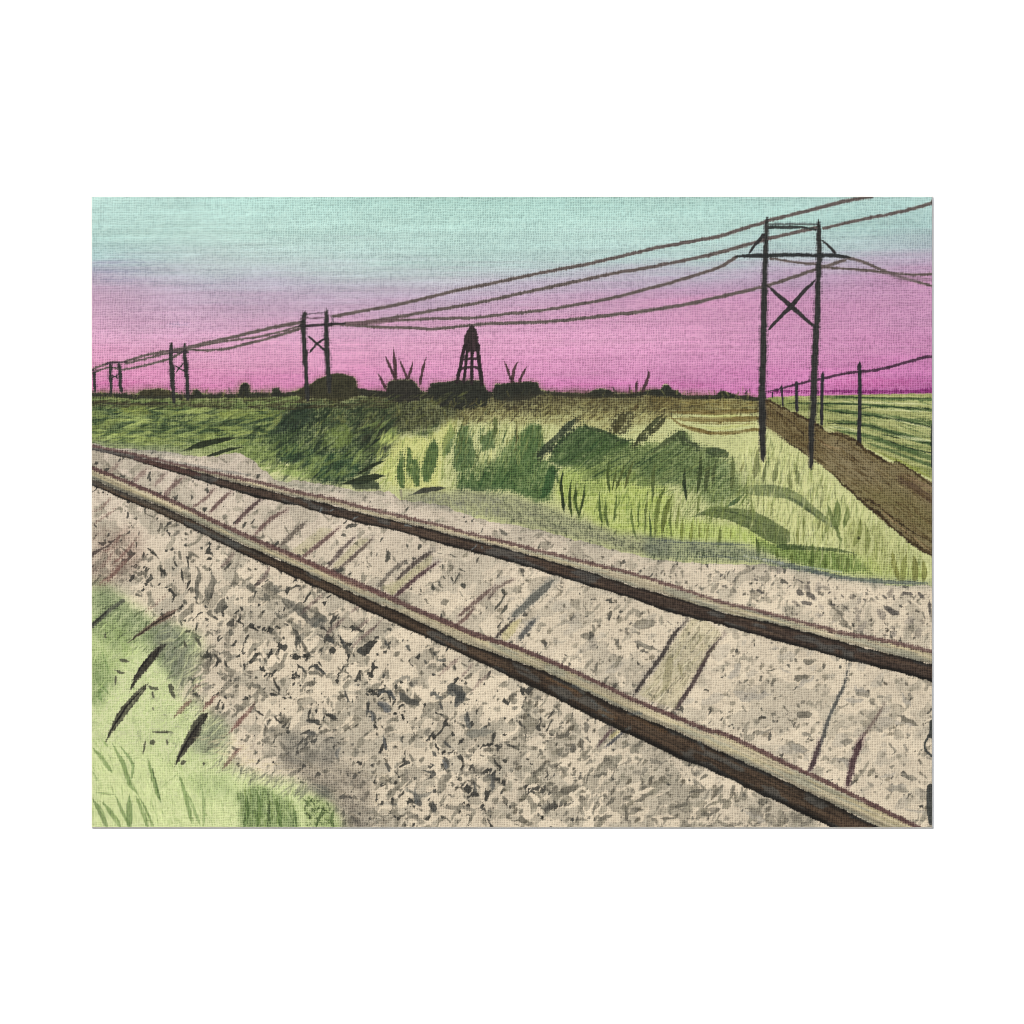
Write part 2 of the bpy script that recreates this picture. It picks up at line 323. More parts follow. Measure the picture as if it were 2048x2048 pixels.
bush(a2('-60,1770 0,1742 150,1662 270,1606 370,1600 440,1620 500,1642 522,1745 540,1800 380,1850 200,1830 0,1820'), 'big rounded painted bush under the second pole pair', (52, 50, 34))
bush(a2('770,1780 785,1682 850,1656 1000,1656 1042,1690 1095,1770 1080,1850 900,1870 780,1850'), 'painted bush with bare twigs left of the tower', (44, 42, 36))
bush(a2('1140,1775 1172,1690 1400,1666 1630,1664 1660,1710 1700,1780 1680,1900 1450,1930 1250,1900'), 'wide dark painted hedge that the tower stands on')
bush(a2('1725,1775 1752,1700 1850,1690')+a3('0,1688 100,1676 250,1680 262,1735 300,1770 200,1840')+a2('1850,1860 1740,1830'), 'flat topped painted bush with twigs right of the tower')
bush(a3('690,1790 730,1757 820,1738 880,1747 955,1785 900,1812 720,1812'), 'low painted bush halfway between the twiggy bush and the tall pole')
bush(a3('1190,1765 1290,1747 1360,1742 1372,1704 1430,1702 1452,1742 1520,1762 1562,1804 1400,1815 1200,1800'), 'painted bush with a small square hump left of the tall pole')
bush(a3('1855,1805 1880,1768 1930,1764')+a4('60,1768 130,1796 250,1820 100,1832 0,1825'), 'last low painted bush before the tall pole', (42, 44, 32))
rs = np.random.RandomState(3)
for _ in range(520):          # short bristly marks that fray the dark band
    x = rs.uniform(186, 1520); y = rs.uniform(785, 835)+(18 if 560 < x < 1000 else 0)
    c = [(58, 58, 38), (112, 106, 60), (44, 48, 36), (150, 150, 84)][rs.randint(4)]
    stroke([(x, y), (x+rs.uniform(-7, 7), y-rs.uniform(3, 12))], rs.uniform(1.5, 4), c, .5, 2, .8, lab=grass, thr=9, seed=_ % 5)
# bare twigs above the hedges
tw = [('690,1595 720,1640 775,1745', 'a2', 5, 3), ('755,1435 790,1500 850,1640', 'a2', 5.5, 3), ('838,1365 850,1480 860,1650', 'a2', 7, 3.4), ('890,1470 920,1540 965,1650', 'a2', 5, 3), ('1016,1485 1000,1560 970,1650', 'a2', 5.5, 3), ('1135,1450 1110,1540 1078,1700', 'a2', 6, 2.6),
      ('1825,1480 1860,1550 1905,1680', 'a2', 5, 2.4), ('80,1485 40,1560 15,1680', 'a3', 6, 3), ('155,1535 120,1600 80,1690', 'a3', 5.5, 3), ('1238,1562 1248,1620 1195,1760', 'a3', 6.4, 4), ('1142,1655 1138,1700 1135,1770', 'a3', 5, 2.4), ('1075,1690 1078,1780', 'a3', 3, 2)]
twl = ['leftmost leaning painted twig of the left twiggy bush', 'painted twig leaning left beside the tallest twig', 'tallest painted twig of the left twiggy bush', 'painted twig leaning left in the middle of the left twiggy bush', 'painted twig leaning right in the middle of the left twiggy bush', 'rightmost tall painted twig of the left twiggy bush',
       'left painted twig on the bush right of the tower', 'middle painted twig on the bush right of the tower', 'right painted twig on the bush right of the tower', 'tallest painted twig near the tall pole', 'short painted twig beside the tallest twig near the tall pole', 'faintest painted twig near the tall pole']
for (s, f, w, w0), lb in zip(tw, twl):
    i = part('painted_twig', label=lb)
    stroke(globals()[f](s), [w0*.6, w, w], (66, 44, 46), .9, 2, .6, lab=i, tap=(.3, 0))
# meadow: broad green shapes
DG = (64, 96, 50)
for s in ('200,370 180,450 170,560 190,640 215,640 225,560 215,450 205,370', '240,370 228,460 235,520 262,540 270,450 258,375', '262,450 255,540 290,620 320,620 330,520 300,450', '400,315 350,420 325,520 350,600 380,600 420,500 445,400 430,320',
          '520,215 480,300 455,420 480,430 530,380 550,270', '590,225 560,270 530,420 540,520 600,530 680,480 690,400 650,300 640,230', '700,210 705,300 720,400 800,380 820,240 760,260 730,300', '1030,215 960,300 930,380 890,440 900,560 1000,560 1080,470 1130,380 1110,240 1070,210',
          '560,600 600,520 640,590 650,510 700,590 760,500 780,560 840,480 900,520 950,620 1080,640 1190,540 1100,560 1080,500 1150,640 1130,710 1060,700 900,640 700,650 560,640'):
    G(Q(s), DG, .82, soft=2, warp=2, k=.4, tex=.25, ang=-70, L=30, l=6)
G(Q('560,470 940,440 1130,480 1200,560 1150,700 1040,690 900,620 560,620'), (84, 112, 54), .55, soft=5, warp=6, k=.6, tex=.3, ang=-60, L=34, l=6)
G(Q('1160,480 1160,430 1230,300 1380,230 1480,260 1600,300 1720,340 1700,360 1560,400 1400,440 1330,500 1240,490'), (66, 94, 48), .86, soft=3, warp=4, k=.5, tex=.3, ang=-35, L=50, l=6)
G(Q('1330,500 1480,380 1600,340 1930,330 1930,560 1600,560 1400,570 1370,600 1250,640 1200,560 1240,500'), (112, 136, 66), .7, soft=4, warp=5, k=.6, tex=.5, ang=-35, L=50, l=6, seed=3)
G(R('-60,420 100,390 220,280 300,380 500,420 560,560 640,680 560,760 420,780 200,640 -60,640'), (88, 114, 64), .8, soft=5, warp=7, k=.7, tex=.4, ang=-25, L=50, l=7, seed=4)
G(R('560,440 620,560 900,640 700,700 600,700 520,640'), (104, 122, 72), .6, soft=5, warp=6, k=.6, tex=.3, seed=5)
G(R('760,160 960,350 1150,500 1540,850 1300,1000 1000,1060 700,860 620,700 600,400'), (212, 212, 146), .55, soft=9, warp=8, k=.4, tex=.3, ang=-80, L=60, l=9, seed=6)
G(R('240,880 700,940 980,1070 1400,1110 1600,1180 1880,1200 1880,1290 1300,1240 1000,1160 720,1060 0,1000 0,900'), (176, 198, 92), .7, soft=6, warp=4, k=.4, tex=.3, ang=80, L=40, l=7, seed=7)
G(R('700,1010 1050,1070 1260,1090 1420,1130 1480,1240 1200,1240 1000,1180 800,1110 720,1080'), (100, 126, 58), .78, soft=4, warp=4, k=.5, tex=.35, ang=85, L=30, l=6, seed=8)
G(Q('1300,500 1560,470 1930,640 1930,960 1600,920 1450,860 1360,790 1200,700 1210,560'), (178, 196, 94), .75, soft=6, warp=5, k=.4, tex=.35, ang=0, L=40, l=5, seed=9)
G(Q('110,290 260,290 380,310 520,180 560,200 540,300 480,420 460,600 520,640 240,640 100,600 60,480 120,380'), (208, 208, 112), .5, soft=4, warp=4, k=.5, tex=.3, ang=-70, L=30, l=6, seed=10)
for s in ('200,370 180,450 170,560 190,640 215,640 225,560 215,450 205,370', '400,315 350,420 325,520 350,600 380,600 420,500 445,400 430,320', '240,370 228,460 235,560 262,560 270,450 258,375', '262,450 255,540 290,620 320,620 330,520 300,450'):
    G(Q(s), DG, .75, soft=2, warp=2, k=.4)
G(T('60,620 300,410 380,440 420,600 330,700 560,850 500,1000 520,1180 350,1180 100,1080 -80,1050 -60,800'), (88, 118, 62), .72, soft=3, warp=5, k=.5, tex=.3, ang=-70, L=40, l=5, seed=2)
G(T('470,780 520,620 680,480 820,440 1050,520 1300,600 1230,700 1000,760 850,860 740,880 620,830 520,840'), (62, 88, 48), .75, soft=2, warp=4, k=.5, tex=.4, ang=-35, L=40, l=5, seed=4)
G(T('740,880 900,760 1200,640 1560,600 1750,470 1932,620 2100,700 2100,900 1932,960 1700,1000 1500,1030 1260,1000 1000,960 800,990'), (98, 118, 66), .74, soft=3, warp=6, k=.6, tex=.45, ang=-38, L=60, l=6, seed=3)
G(T('780,990 1000,960 1030,1100 900,1130 720,1100 640,1000'), (130, 150, 76), .5, soft=3, warp=5, k=.5, tex=.4, seed=1)
G(T('360,130 1932,180 1932,300 1600,300 1400,260 1250,320 900,300 700,280 500,320 360,260'), (96, 86, 54), .62, soft=5, warp=5, k=.9, tex=.5, ang=-10, L=26, l=7, seed=5)
G(T('1100,330 1250,300 1320,290 1250,480 1180,540 1040,500'), (74, 72, 48), .8, soft=2, warp=4, k=1.1, seed=2)
G(T('0,180 360,130 380,300 250,340 0,300'), (70, 64, 46), .7, soft=4, warp=5, k=1, seed=1)
G(T('340,690 430,640 560,600 640,420 760,350 790,370 700,500 560,660 450,740 360,800'), (52, 60, 46), .85, soft=1.5, warp=3, k=1.3, tex=.1)
G(T('1260,620 1420,480 1560,330 1600,330 1480,520 1330,640 1280,700'), (62, 68, 42), .8, soft=1.5, warp=3, k=1.1, tex=.1)
G(T('1540,640 1700,500 1760,480 1780,560 1932,640 1932,720 1800,640 1700,580'), (70, 86, 52), .7, soft=2, warp=3, k=1.1, tex=.2)
G(T('600,850 760,800 860,880 780,960 700,1000 560,1010 540,920'), (176, 192, 110), .6, soft=3, warp=4, k=.5, tex=.3, ang=-40)
for s, w in (('680,580 760,520 840,480', 3), ('860,690 950,600 1080,560', 6), ('760,860 900,740 1100,640 1200,600', 6), ('840,700 960,620', 4), ('820,980 1000,880 1200,800', 4), ('900,900 1100,780 1300,700', 4), ('1300,860 1450,760 1650,640', 5), ('480,780 560,620 660,500', 4), ('130,950 160,700 140,400', 4), ('560,1000 540,900 500,860', 6), ('1640,1000 1700,960 1780,900', 3)):
    stroke(T(s), w, (52, 78, 42), .7, 2.6, .8, tap=(.3, .3), streak=.2)
rain(T('600,560 1250,620 1932,640 1932,940 1000,940 560,860'), 150, -38, 30, 2.2, (128, 148, 84), .5, 81, jit=14)
rain(T('600,560 1250,620 1932,640 1932,940 1000,940 560,860'), 120, -38, 30, 2.4, (62, 86, 48), .55, 82, jit=14)
rain(T('-400,460 420,500 500,1100 -400,1000'), 150, -72, 30, 2.4, (64, 94, 50), .55, 83, jit=12)
rain(T('-400,460 420,500 500,1100 -400,1000'), 90, -75, 24, 2, (158, 176, 100), .5, 84, jit=12)
rain(R('560,420 760,440 1050,520 1300,700 1200,760 900,690 620,640'), 70, 92, 26, 3, (132, 142, 92), .5, 85, jit=10)
# curved mounds
stroke(R('270,862 400,830 540,840 700,890 840,970 950,1020'), [8, 20, 26, 38, 40, 34], (92, 108, 60), .9, 4, .45, tap=(.25, .1), streak=.25)
stroke(R('330,838 440,818 560,828 680,870 760,905 900,930'), [2, 4, 4, 3], (58, 72, 44), .7, 2.5, .7, tap=(.2, .3))
stroke(R('560,690 700,680 880,690 1000,740 1120,830 1240,920 1280,960'), [10, 22, 24, 20, 16, 12, 6], (108, 122, 76), .85, 5, .5, streak=.25, tap=(.2, .1))
stroke(R('900,710 1010,765 1120,850 1240,925'), [4, 7, 5, 3], (72, 86, 58), .7, 3, .6, tap=(.3, .2))
stroke(R('640,700 570,760 500,800'), [4, 10, 8], (70, 96, 58), .8, 3, .6, tap=(.2, .4))
stroke(R('850,1060 1000,1065 1200,1080 1350,1100 1450,1150'), [14, 8, 6, 5], (62, 82, 42), .75, 4, .5, tap=(.1, .3))
# ochre strokes on top of the bank, left of the tall pole
for s, w in (('100,150 300,150 500,150 760,140', 12), ('120,190 300,200 520,200 760,190', 13), ('180,230 300,260 420,290 560,290 700,268 800,258', 8), ('120,160 200,230 330,280 460,300', 7), ('280,225 500,228 740,225', 3)):
    stroke(R(s), [w*.5, w, w*.8], (118, 94, 42), .75, 4, .6, tap=(.2, .1), streak=.4)
for s in ('320,172 500,178 620,172', '330,245 450,262 560,248 700,232'):
    stroke(R(s), 6, (196, 198, 122), .7, 3, .6, tap=(.3, .3))
# long dark slanting strokes
for s, w, c in ((Q('1340,170 1280,230 1200,310 1120,390 1070,440'), [10, 16, 12, 18, 9], (50, 62, 44)), (Q('1370,190 1400,240 1520,270 1600,320 1720,325'), [9, 8, 6, 7, 6], (56, 74, 44)), (Q('1900,150 1830,210 1740,300 1690,380'), [9, 9, 8, 5], (60, 66, 38)),
                (Q('1640,150 1600,230 1560,290'), [14, 16, 7], (82, 78, 44)), (R('110,180 40,260 -20,310'), [9, 11, 7], (66, 68, 42)), (R('220,270 140,330 60,390 0,440'), [8, 10, 9, 7], (74, 88, 52)), (R('225,265 235,330 300,370 370,410'), [6, 7, 8, 8], (72, 84, 54)),
                (R('370,410 440,420 520,440 500,480'), [10, 20, 12, 5], (66, 82, 52)), (Q('1550,320 1470,400 1380,450 1330,510'), [7, 10, 7, 4], (70, 98, 48)), (Q('1240,500 1200,520 1180,560'), 4, (70, 98, 48)), (Q('1480,320 1420,380 1380,400'), [4, 6, 4], (52, 84, 44)),
                (Q('1180,480 1160,560 1140,640 1090,710'), [14, 20, 18, 8], (52, 90, 46)), (Q('940,170 945,300 930,420'), [4, 5, 3], (106, 104, 56)), (Q('800,160 810,260 780,330'), [8, 10, 6], (92, 104, 54)), (Q('640,160 600,230'), [8, 14], (104, 98, 56)), (Q('1720,90 1700,140'), [10, 6], (82, 66, 36))):
    stroke(s, w, c, .85, 3.4, .7, tap=(.2, .25), streak=.2)
RG = R('600,420 800,300 1050,480 1500,850 1880,1130 1880,1290 1300,1200 900,1040 620,900')
rain(RG, 240, 96, 40, 3.6, (150, 160, 92), .5, 101, jit=14)
rain(RG, 170, 88, 44, 2.6, (118, 132, 72), .5, 102, jit=14)
rain(RG, 120, 94, 36, 2.6, (222, 220, 168), .5, 103, jit=14)
rain(R('200,600 640,620 700,880 240,860'), 120, -62, 40, 3, (120, 138, 74), .5, 104, jit=18)
rain(R('0,700 640,680 900,960 0,1000'), 130, -80, 36, 3, (138, 152, 80), .5, 105, jit=16)
rain(Q('1180,560 1930,560 1930,930 1300,820'), 120, -80, 36, 3, (126, 148, 72), .5, 106, jit=16)
rain(Q('100,300 560,200 560,620 100,600'), 90, -70, 30, 3, (140, 156, 82), .5, 107, jit=16)
G(R('1300,860 1560,900 1780,1100 1860,1280 1500,1240 1350,1100'), (164, 168, 100), .6, soft=6, warp=8, k=.6, tex=.5, ang=95, L=50, l=8, seed=2)
# dark blades of grass (each one a stroke)
bl = part('painted_grass_blades', label='dark green painted grass blades standing up in the meadow')
BD = (48, 66, 28)
for s, w, c in (('1242,515 1232,600 1240,700 1250,800', 11, (30, 46, 24)), ('1298,575 1285,680 1298,820', 10, BD), ('1330,590 1320,700 1345,820', 8, BD), ('1385,600 1372,700 1350,790 1352,825', 8, BD), ('1340,640 1325,700 1335,790', 10, (70, 92, 38)), ('1478,640 1480,760 1495,870', 9, (78, 100, 42)), ('1515,700 1520,800 1535,895', 9, (82, 100, 48)), ('1580,630 1585,720 1568,865', 7, (92, 112, 50)),
                ('1545,430 1530,540 1545,665', 10, (76, 94, 40)), ('1588,495 1572,580 1560,650', 7, (92, 106, 48)), ('1640,460 1620,540 1580,650', 9, (92, 104, 48)), ('1700,450 1660,560 1640,640', 10, (96, 104, 50)), ('1842,460 1820,590 1826,690', 8, (92, 108, 50)), ('1680,730 1690,860 1720,970', 8, (104, 124, 56)), ('1735,700 1728,800 1730,890', 6, (100, 122, 54)), ('1790,640 1775,800 1770,940', 8, (108, 122, 60)),
                ('1795,770 1808,880 1808,990', 7, (66, 88, 44)), ('1880,680 1850,800 1835,950', 12, (120, 134, 66)), ('1925,700 1890,800 1880,950', 12, (120, 134, 66))):
    stroke(Q(s), [w*.31*1.9]*3, c, .9, 1.8, .35, lab=bl, tap=(.4, .18), thr=.6)
for s, w, c in (('238,530 232,620 250,760', 13, (34, 50, 30)), ('345,440 340,560 320,700', 17, (64, 78, 44)), ('400,460 385,600 372,700', 18, (72, 84, 50)), ('450,470 430,560 425,640', 13, (80, 92, 56)), ('110,640 60,760 30,980', 17, (118, 132, 62)), ('155,700 110,820 80,980', 17, (120, 132, 62)), ('145,780 135,880 150,1000', 8, (104, 120, 56)), ('200,760 190,860 170,960', 12, (136, 148, 74)),
                ('222,870 215,960 215,1030', 14, (140, 152, 70)), ('285,890 280,960 275,1040', 14, (144, 154, 72)), ('340,890 335,960 335,1020', 10, (146, 156, 76)), ('395,900 380,1030', 9, (148, 158, 78)), ('480,920 470,1010 460,1080', 13, (118, 132, 64)), ('550,930 548,1010', 9, (148, 158, 78)), ('330,700 325,800 315,850', 10, (120, 134, 70)), ('30,480 20,600 20,740', 15, (96, 110, 60)),
                ('735,400 720,500 710,600', 24, (142, 148, 96)), ('790,480 775,560 765,640', 14, (130, 138, 88)), ('865,480 850,560 835,630', 20, (140, 148, 94)), ('945,540 945,600 960,680', 18, (152, 158, 100)), ('990,510 1000,600 985,650', 16, (140, 148, 94)), ('560,440 560,560 555,680', 18, (110, 120, 72)), ('640,480 610,560', 10, (150, 150, 96)),
                ('680,700 690,790 680,850', 9, (140, 150, 86)), ('765,720 770,800', 7, (148, 156, 92)), ('830,740 820,860', 9, (144, 152, 88)), ('1045,830 1040,930 1042,1040', 10, (140, 148, 82)), ('1145,830 1150,900 1130,960', 10, (136, 144, 84)), ('1165,640 1170,720 1150,820', 12, (148, 154, 100)), ('1270,740 1270,860 1260,960', 30, (122, 140, 78)), ('1340,770 1335,850 1310,940', 20, (126, 142, 80)),
                ('1200,760 1230,860 1270,960', 16, (124, 140, 80)), ('1265,900 1280,990 1300,1050', 12, (120, 136, 76)), ('1210,900 1190,970', 16, (140, 150, 88)), ('1430,870 1410,980 1380,1060', 24, (146, 154, 86)), ('1415,995 1410,1010', 12, (80, 84, 48)), ('1460,900 1475,1010 1465,1120', 20, (148, 156, 90)), ('1530,1020 1535,1160', 14, (152, 160, 90)), ('720,1000 730,1060 740,1130', 16, (92, 110, 52)), ('1104,1040 1100,1140 1104,1250', 14, (96, 118, 56)),
                ('860,1080 862,1150', 12, (112, 130, 60)), ('960,1090 965,1180', 12, (112, 130, 60)), ('1190,1110 1185,1220', 12, (108, 128, 62)), ('1280,1110 1275,1220', 12, (108, 128, 62)), ('1340,1130 1335,1220', 12, (108, 128, 62)), ('1640,1080 1660,1200 1700,1310', 20, (150, 152, 80)), ('1740,1100 1720,1200 1710,1320', 22, (150, 156, 82)), ('1790,1120 1800,1220 1790,1310', 26, (140, 142, 76)), ('1850,1150 1860,1240 1850,1310', 22, (152, 154, 84)), ('1000,930 1000,1050', 12, (150, 156, 86)), ('1090,1130 1080,1210', 10, (104, 124, 60))):
    stroke(R(s), [w*.295*1.75]*3, np.array(c)-10, .85, 2.2, .5, lab=bl, tap=(.35, .25), thr=.6)
for reg, n, ang, ln, w, c, a_, sd in ((R('620,330 1050,480 1500,850 1880,1130 1880,1290 1300,1200 900,980 620,660'), 150, 95, 34, 2, (176, 180, 104), .5, 21), (R('620,330 1050,480 1500,850 1880,1130 1880,1290 1300,1200 900,980 620,660'), 110, 98, 30, 2, (226, 226, 160), .5, 22),
        (Q('540,200 1200,230 1060,450 900,480 560,500'), 90, -78, 30, 2.4, (124, 132, 66), .5, 23), (Q('540,200 1200,230 1060,450 900,480 560,500'), 60, -80, 26, 2, (214, 212, 134), .5, 24), (Q('1200,560 1930,620 1930,950 1300,820'), 100, -84, 28, 1.8, (140, 160, 70), .45, 25),
        (P('0,100 1230,130 1150,300 560,370 0,320'), 170, -4, 34, 2.6, (164, 174, 86), .6, 26), (P('0,100 1230,130 1150,300 560,370 0,320'), 130, -8, 34, 3, (50, 74, 46), .6, 27), (P('560,330 1150,340 1450,560 1400,610 1100,560 900,400'), 90, 10, 20, 3, (148, 168, 90), .6, 28),
        (P('1150,100 1930,80 1900,450 1500,600 1200,450'), 170, -40, 34, 4, (52, 74, 44), .5, 29), (P('1440,80 1930,80 1700,330 1450,350'), 90, -50, 24, 2.6, (142, 148, 76), .5, 30), (Q('600,90 1930,80 1900,300 1300,230 600,200'), 160, -30, 18, 2.2, (196, 190, 122), .5, 32), (Q('600,70 1930,60 1900,200 1300,200 600,200'), 150, -50, 20, 3, (84, 74, 44), .5, 33),
        (Q('1160,300 1500,270 1700,340 1350,500 1180,480'), 80, -35, 30, 2, (96, 124, 66), .5, 34), (Q('560,480 1180,500 1100,680 560,640'), 120, -65, 26, 2.4, (60, 94, 48), .5, 35), (R('0,340 560,420 600,680 200,700 0,700'), 140, -28, 34, 2, (150, 160, 92), .45, 36), (R('0,340 560,420 600,680 200,700 0,700'), 90, -32, 34, 2.4, (76, 98, 54), .5, 37),
        (Q('0,40 640,20 400,260 100,280 0,300'), 110, -25, 26, 3, (100, 104, 56), .5, 38), (R('120,60 740,70 740,130 120,130'), 60, 0, 26, 2, (176, 160, 92), .5, 39), (R('260,870 720,960 720,1030 0,1000 0,900'), 60, 90, 24, 2.4, (200, 214, 116), .5, 40)):
    rain(reg, n, ang, ln, w, c, a_, sd)
G(P('430,150 700,130 1000,190 1230,160 1240,110 1960,60 1960,150 1500,190 1250,300 1000,300 700,250 420,240'), (50, 66, 42), .55, soft=4, warp=12, k=1.1, tex=.7, ang=-10, L=70, l=8, seed=4)
rain(P('0,70 900,60 1930,40 1930,110 900,130 0,110'), 190, -6, 36, 4, (70, 66, 42), .6, 93, jit=10)
rain(P('0,110 1200,130 1180,330 560,370 0,330'), 150, -10, 46, 5, (52, 76, 44), .42, 94, jit=10)
rain(P('0,110 1200,130 1100,330 560,370 0,330'), 120, -8, 44, 7, (164, 178, 98), .7, 95, jit=12)
rain(P('1050,200 1300,120 1930,120 1930,400 1700,600 1300,560 1000,420'), 170, -45, 42, 6, (46, 62, 40), .55, 96, jit=26)
rain(P('900,380 1500,300 1930,180 1930,330 1600,560 1100,560'), 130, -38, 36, 7, (134, 152, 82), .6, 97, jit=22)
rain(P('1850,280 1960,280 1960,640 1820,620'), 60, -60, 26, 4, (186, 196, 110), .6, 98, jit=30)
# light patches in the left meadow
for s, w, c in (('160,120 300,130 420,160', [14, 20, 8], (160, 170, 80)), ('460,170 420,240', [8, 14], (168, 184, 98)), ('650,160 760,170 900,160 1100,170 1240,130', [16, 14, 12, 16, 18], (156, 168, 82)), ('180,320 300,345 420,360', [6, 10, 6], (172, 190, 96)), ('820,220 600,230', [4, 6], (160, 172, 92)), ('1240,140 1160,230 1100,290', [18, 14, 6], (166, 174, 92)), ('1470,280 1600,260 1640,310 1500,400', [16, 30, 30, 14], (120, 138, 66)), ('1590,180 1650,220', [10, 14], (140, 142, 76)), ('1180,520 1300,540 1420,560', [14, 20, 12], (176, 196, 112))):
    stroke(P(s), [q*.8 for q in w], c, .7, 4, 1., tap=(.35, .35), streak=.6, wob=3)
for s, w in (('560,400 680,360 820,325 960,300', [3, 12, 11, 3]), ('700,440 800,410 900,380 990,365', [3, 7, 6, 2]), ('1700,555 1800,490 1900,450', [4, 8, 2]), ('1580,610 1700,590 1800,565 1910,548', [3, 14, 14, 2])):
    stroke(P(s), w, (40, 50, 30), .95, 1.8, .4, lab=bl, tap=(.3, .2), thr=.6)
stroke(Q('250,680 340,648 430,635 500,630'), [3, 10, 9, 2], (60, 62, 50), .95, 1.8, .35, lab=bl, tap=(.3, .2), thr=.6)
wash(P('1660,590 1820,580 1850,600 1860,640 1680,640'), (48, 60, 42), .8, 3, 2, .4)

# ---------------------------------------------------------------- brown bank
bank = part('painted_earth_bank', label='brown painted earth bank running down to the right edge')
bt = R('770,60 850,90 1000,165 1100,215 1180,270 1220,298 1275,278 1380,330 1450,390 1560,460 1620,490 1700,500 1800,560 1930,640')
bb = R('1930,1140 1800,1060 1640,930 1550,860 1460,770 1380,700 1280,610 1150,500 1060,440 960,370 860,290 790,250 740,230')
wash(bt+bb, (132, 118, 80), 1, .8, 1, .3, lab=bank, thr=.4)
wash(R('800,90 1150,260 1250,330 1150,460 1000,380 860,280 780,230'), (104, 86, 48), .7, 6, 6, .6, tex=.3, ang=35, L=40, l=6, seed=1)
wash(R('1180,300 1450,430 1600,560 1500,640 1300,560 1150,440'), (146, 130, 96), .7, 8, 6, .6, tex=.3, ang=30, L=30, l=6, seed=2)
wash(R('1350,620 1700,700 1930,850 1930,1000 1700,900 1450,740'), (124, 114, 66), .75, 9, 6, .6, tex=.2, ang=35, seed=3)
wash(R('1650,560 1800,620 1930,720 1930,790 1800,700 1680,620'), (92, 68, 50), .85, 3.5, 3, .6, tex=.3, ang=32, L=40, l=5, seed=4)
wash(R('1620,540 1800,590 1930,670 1930,700 1780,620'), (150, 122, 92), .6, 3, 2, .6)
for s, w in (('760,60 850,95 1000,170 1110,225 1200,290', [6, 8, 6, 9, 7]), ('1275,282 1390,345 1450,395 1560,465 1620,505', [3, 7, 10, 9, 6]), ('1640,480 1700,500 1800,565 1930,648', [4, 8, 8, 10]), ('1190,290 1290,310 1400,360', [5, 8, 4]),
             ('860,290 960,370 1060,440 1150,500', [3, 5, 5, 3]), ('1160,505 1280,610 1380,705 1450,765 1560,850 1640,925 1800,1055 1930,1130', [3, 6, 9, 9, 11, 8, 9, 13]), ('1440,740 1500,760 1560,800 1650,870', [6, 6, 4, 5]), ('1560,800 1660,880 1780,960 1930,1040', [4, 5, 4, 4]), ('1740,960 1820,1050 1920,1110', [3, 4, 6]), ('1280,330 1240,400', [3, 3]), ('800,110 900,180 1000,260 1050,330', [4, 6, 6, 3])):
    stroke(R(s), [q*K*3.2 for q in w], (58, 42, 22), .9, 3, .8, lab=bank, tap=(.1, .1), wob=2.6)
for s, w in (('1580,830 1660,900 1750,970', [3, 4, 3]), ('1790,1000 1850,1050 1900,1090', [3, 3, 3]), ('1140,330 1200,380 1300,400', [3, 5, 3])):
    stroke(R(s), w, (166, 138, 98), .7, 2.5, .5)
rain(bt+bb, 320, 34, 30, 2.8, (92, 72, 38), .6, 41, dark=26)
rain(bt+bb, 150, 34, 22, 2, (168, 150, 104), .55, 42, dark=20)

# ---------------------------------------------------------------- ballast
ball = part('painted_ballast', label='cream and grey painted track stones, mottled with dark dabs')
bp = GRB + [(1870, 1700), (170, 1700), (170, 885)]
m_ = window(184, 880, 1864, 1655); x, y = GX[m_], GY[m_]
cov = inside(x+4*(fbm(x, y, 14, 14, 0, 201)-.5), y+8*(fbm(x, y, 14, 14, 0, 202)-.5), bp).astype(np.float32)
base = np.empty(x.shape+(3,), np.float32)
up = sst(0, 1, (1230-y)/300)[..., None]
base[:] = rgb((217, 201, 175)); base = base*(1-up)+rgb((204, 189, 170))*up
base *= (1+.14*(fbm(x, y, 90, 60, 0, 203)-.5))[..., None]
gw = sst(.42, .62, fbm(x, y, 120, 70, 20, 204)); wx = x+14*(noise(x, y, 20, 20, 0, 205)-.5); wy = y+14*(noise(x, y, 20, 20, 0, 206)-.5)
between = sst(0, 30, y-(1083+(x-600)*.432+np.clip(x-1030, 0, 900)*.03))   # 1 below the near rail
_east = sst(1000, 1300, x)*between
dens = .35+.65*between
_calm = (1-.22*(1-between))
dens = dens*(.6+.8*gw)
def mottle(L, l, ang, seed, thr, col, a_, edge=.035, d=1.):
    n = fbm(wx, wy, L, l, ang, seed, 3); t = thr-.05*(dens-.6)*d+.012*(1-between)
    al = sst(t, t+edge, n)*a_*_calm*np.clip(.7+.6*noise(x, y, 25, 25, 0, seed+3), 0, 1)
    base[:] = base*(1-al[..., None])+al[..., None]*rgb(col)
mottle(90, 60, 10, 210, .50, (196, 182, 160), .5, .12)
mottle(56, 38, -20, 215, .57, (176, 166, 146), .62, .014)
mottle(34, 22, -50, 220, .645, (166, 156, 136), .72, .03)
mottle(22, 14, -55, 225, .685, (142, 134, 116), .8, .03)
_calm = _calm*(1-.35*_east)
mottle(16, 11, 40, 230, .735, (120, 113, 98), .85, .03)
_calm = _calm*(1-.5*_east)
mottle(15, 10, -60, 240, .735, (66, 64, 58), .93, .014, 1.8)
lay(m_, cov, base, lab=ball, thr=.5)
def dab(x, y, r, col, a_, rs, el=1.6, ang=None):
    ang = rs.uniform(0, math.pi) if ang is None else ang
    n = 9; pts = []
    for i in range(n):
        t = 2*math.pi*i/n; q = r*rs.uniform(.6, 1.25)
        u, v = q*el**.5*math.cos(t), q/el**.5*math.sin(t)
        pts.append((x+u*math.cos(ang)-v*math.sin(ang), y+u*math.sin(ang)+v*math.cos(ang)))
    wash(pts, col, a_, .8, 1.6, .3, seed=rs.randint(6))
rs = np.random.RandomState(11)
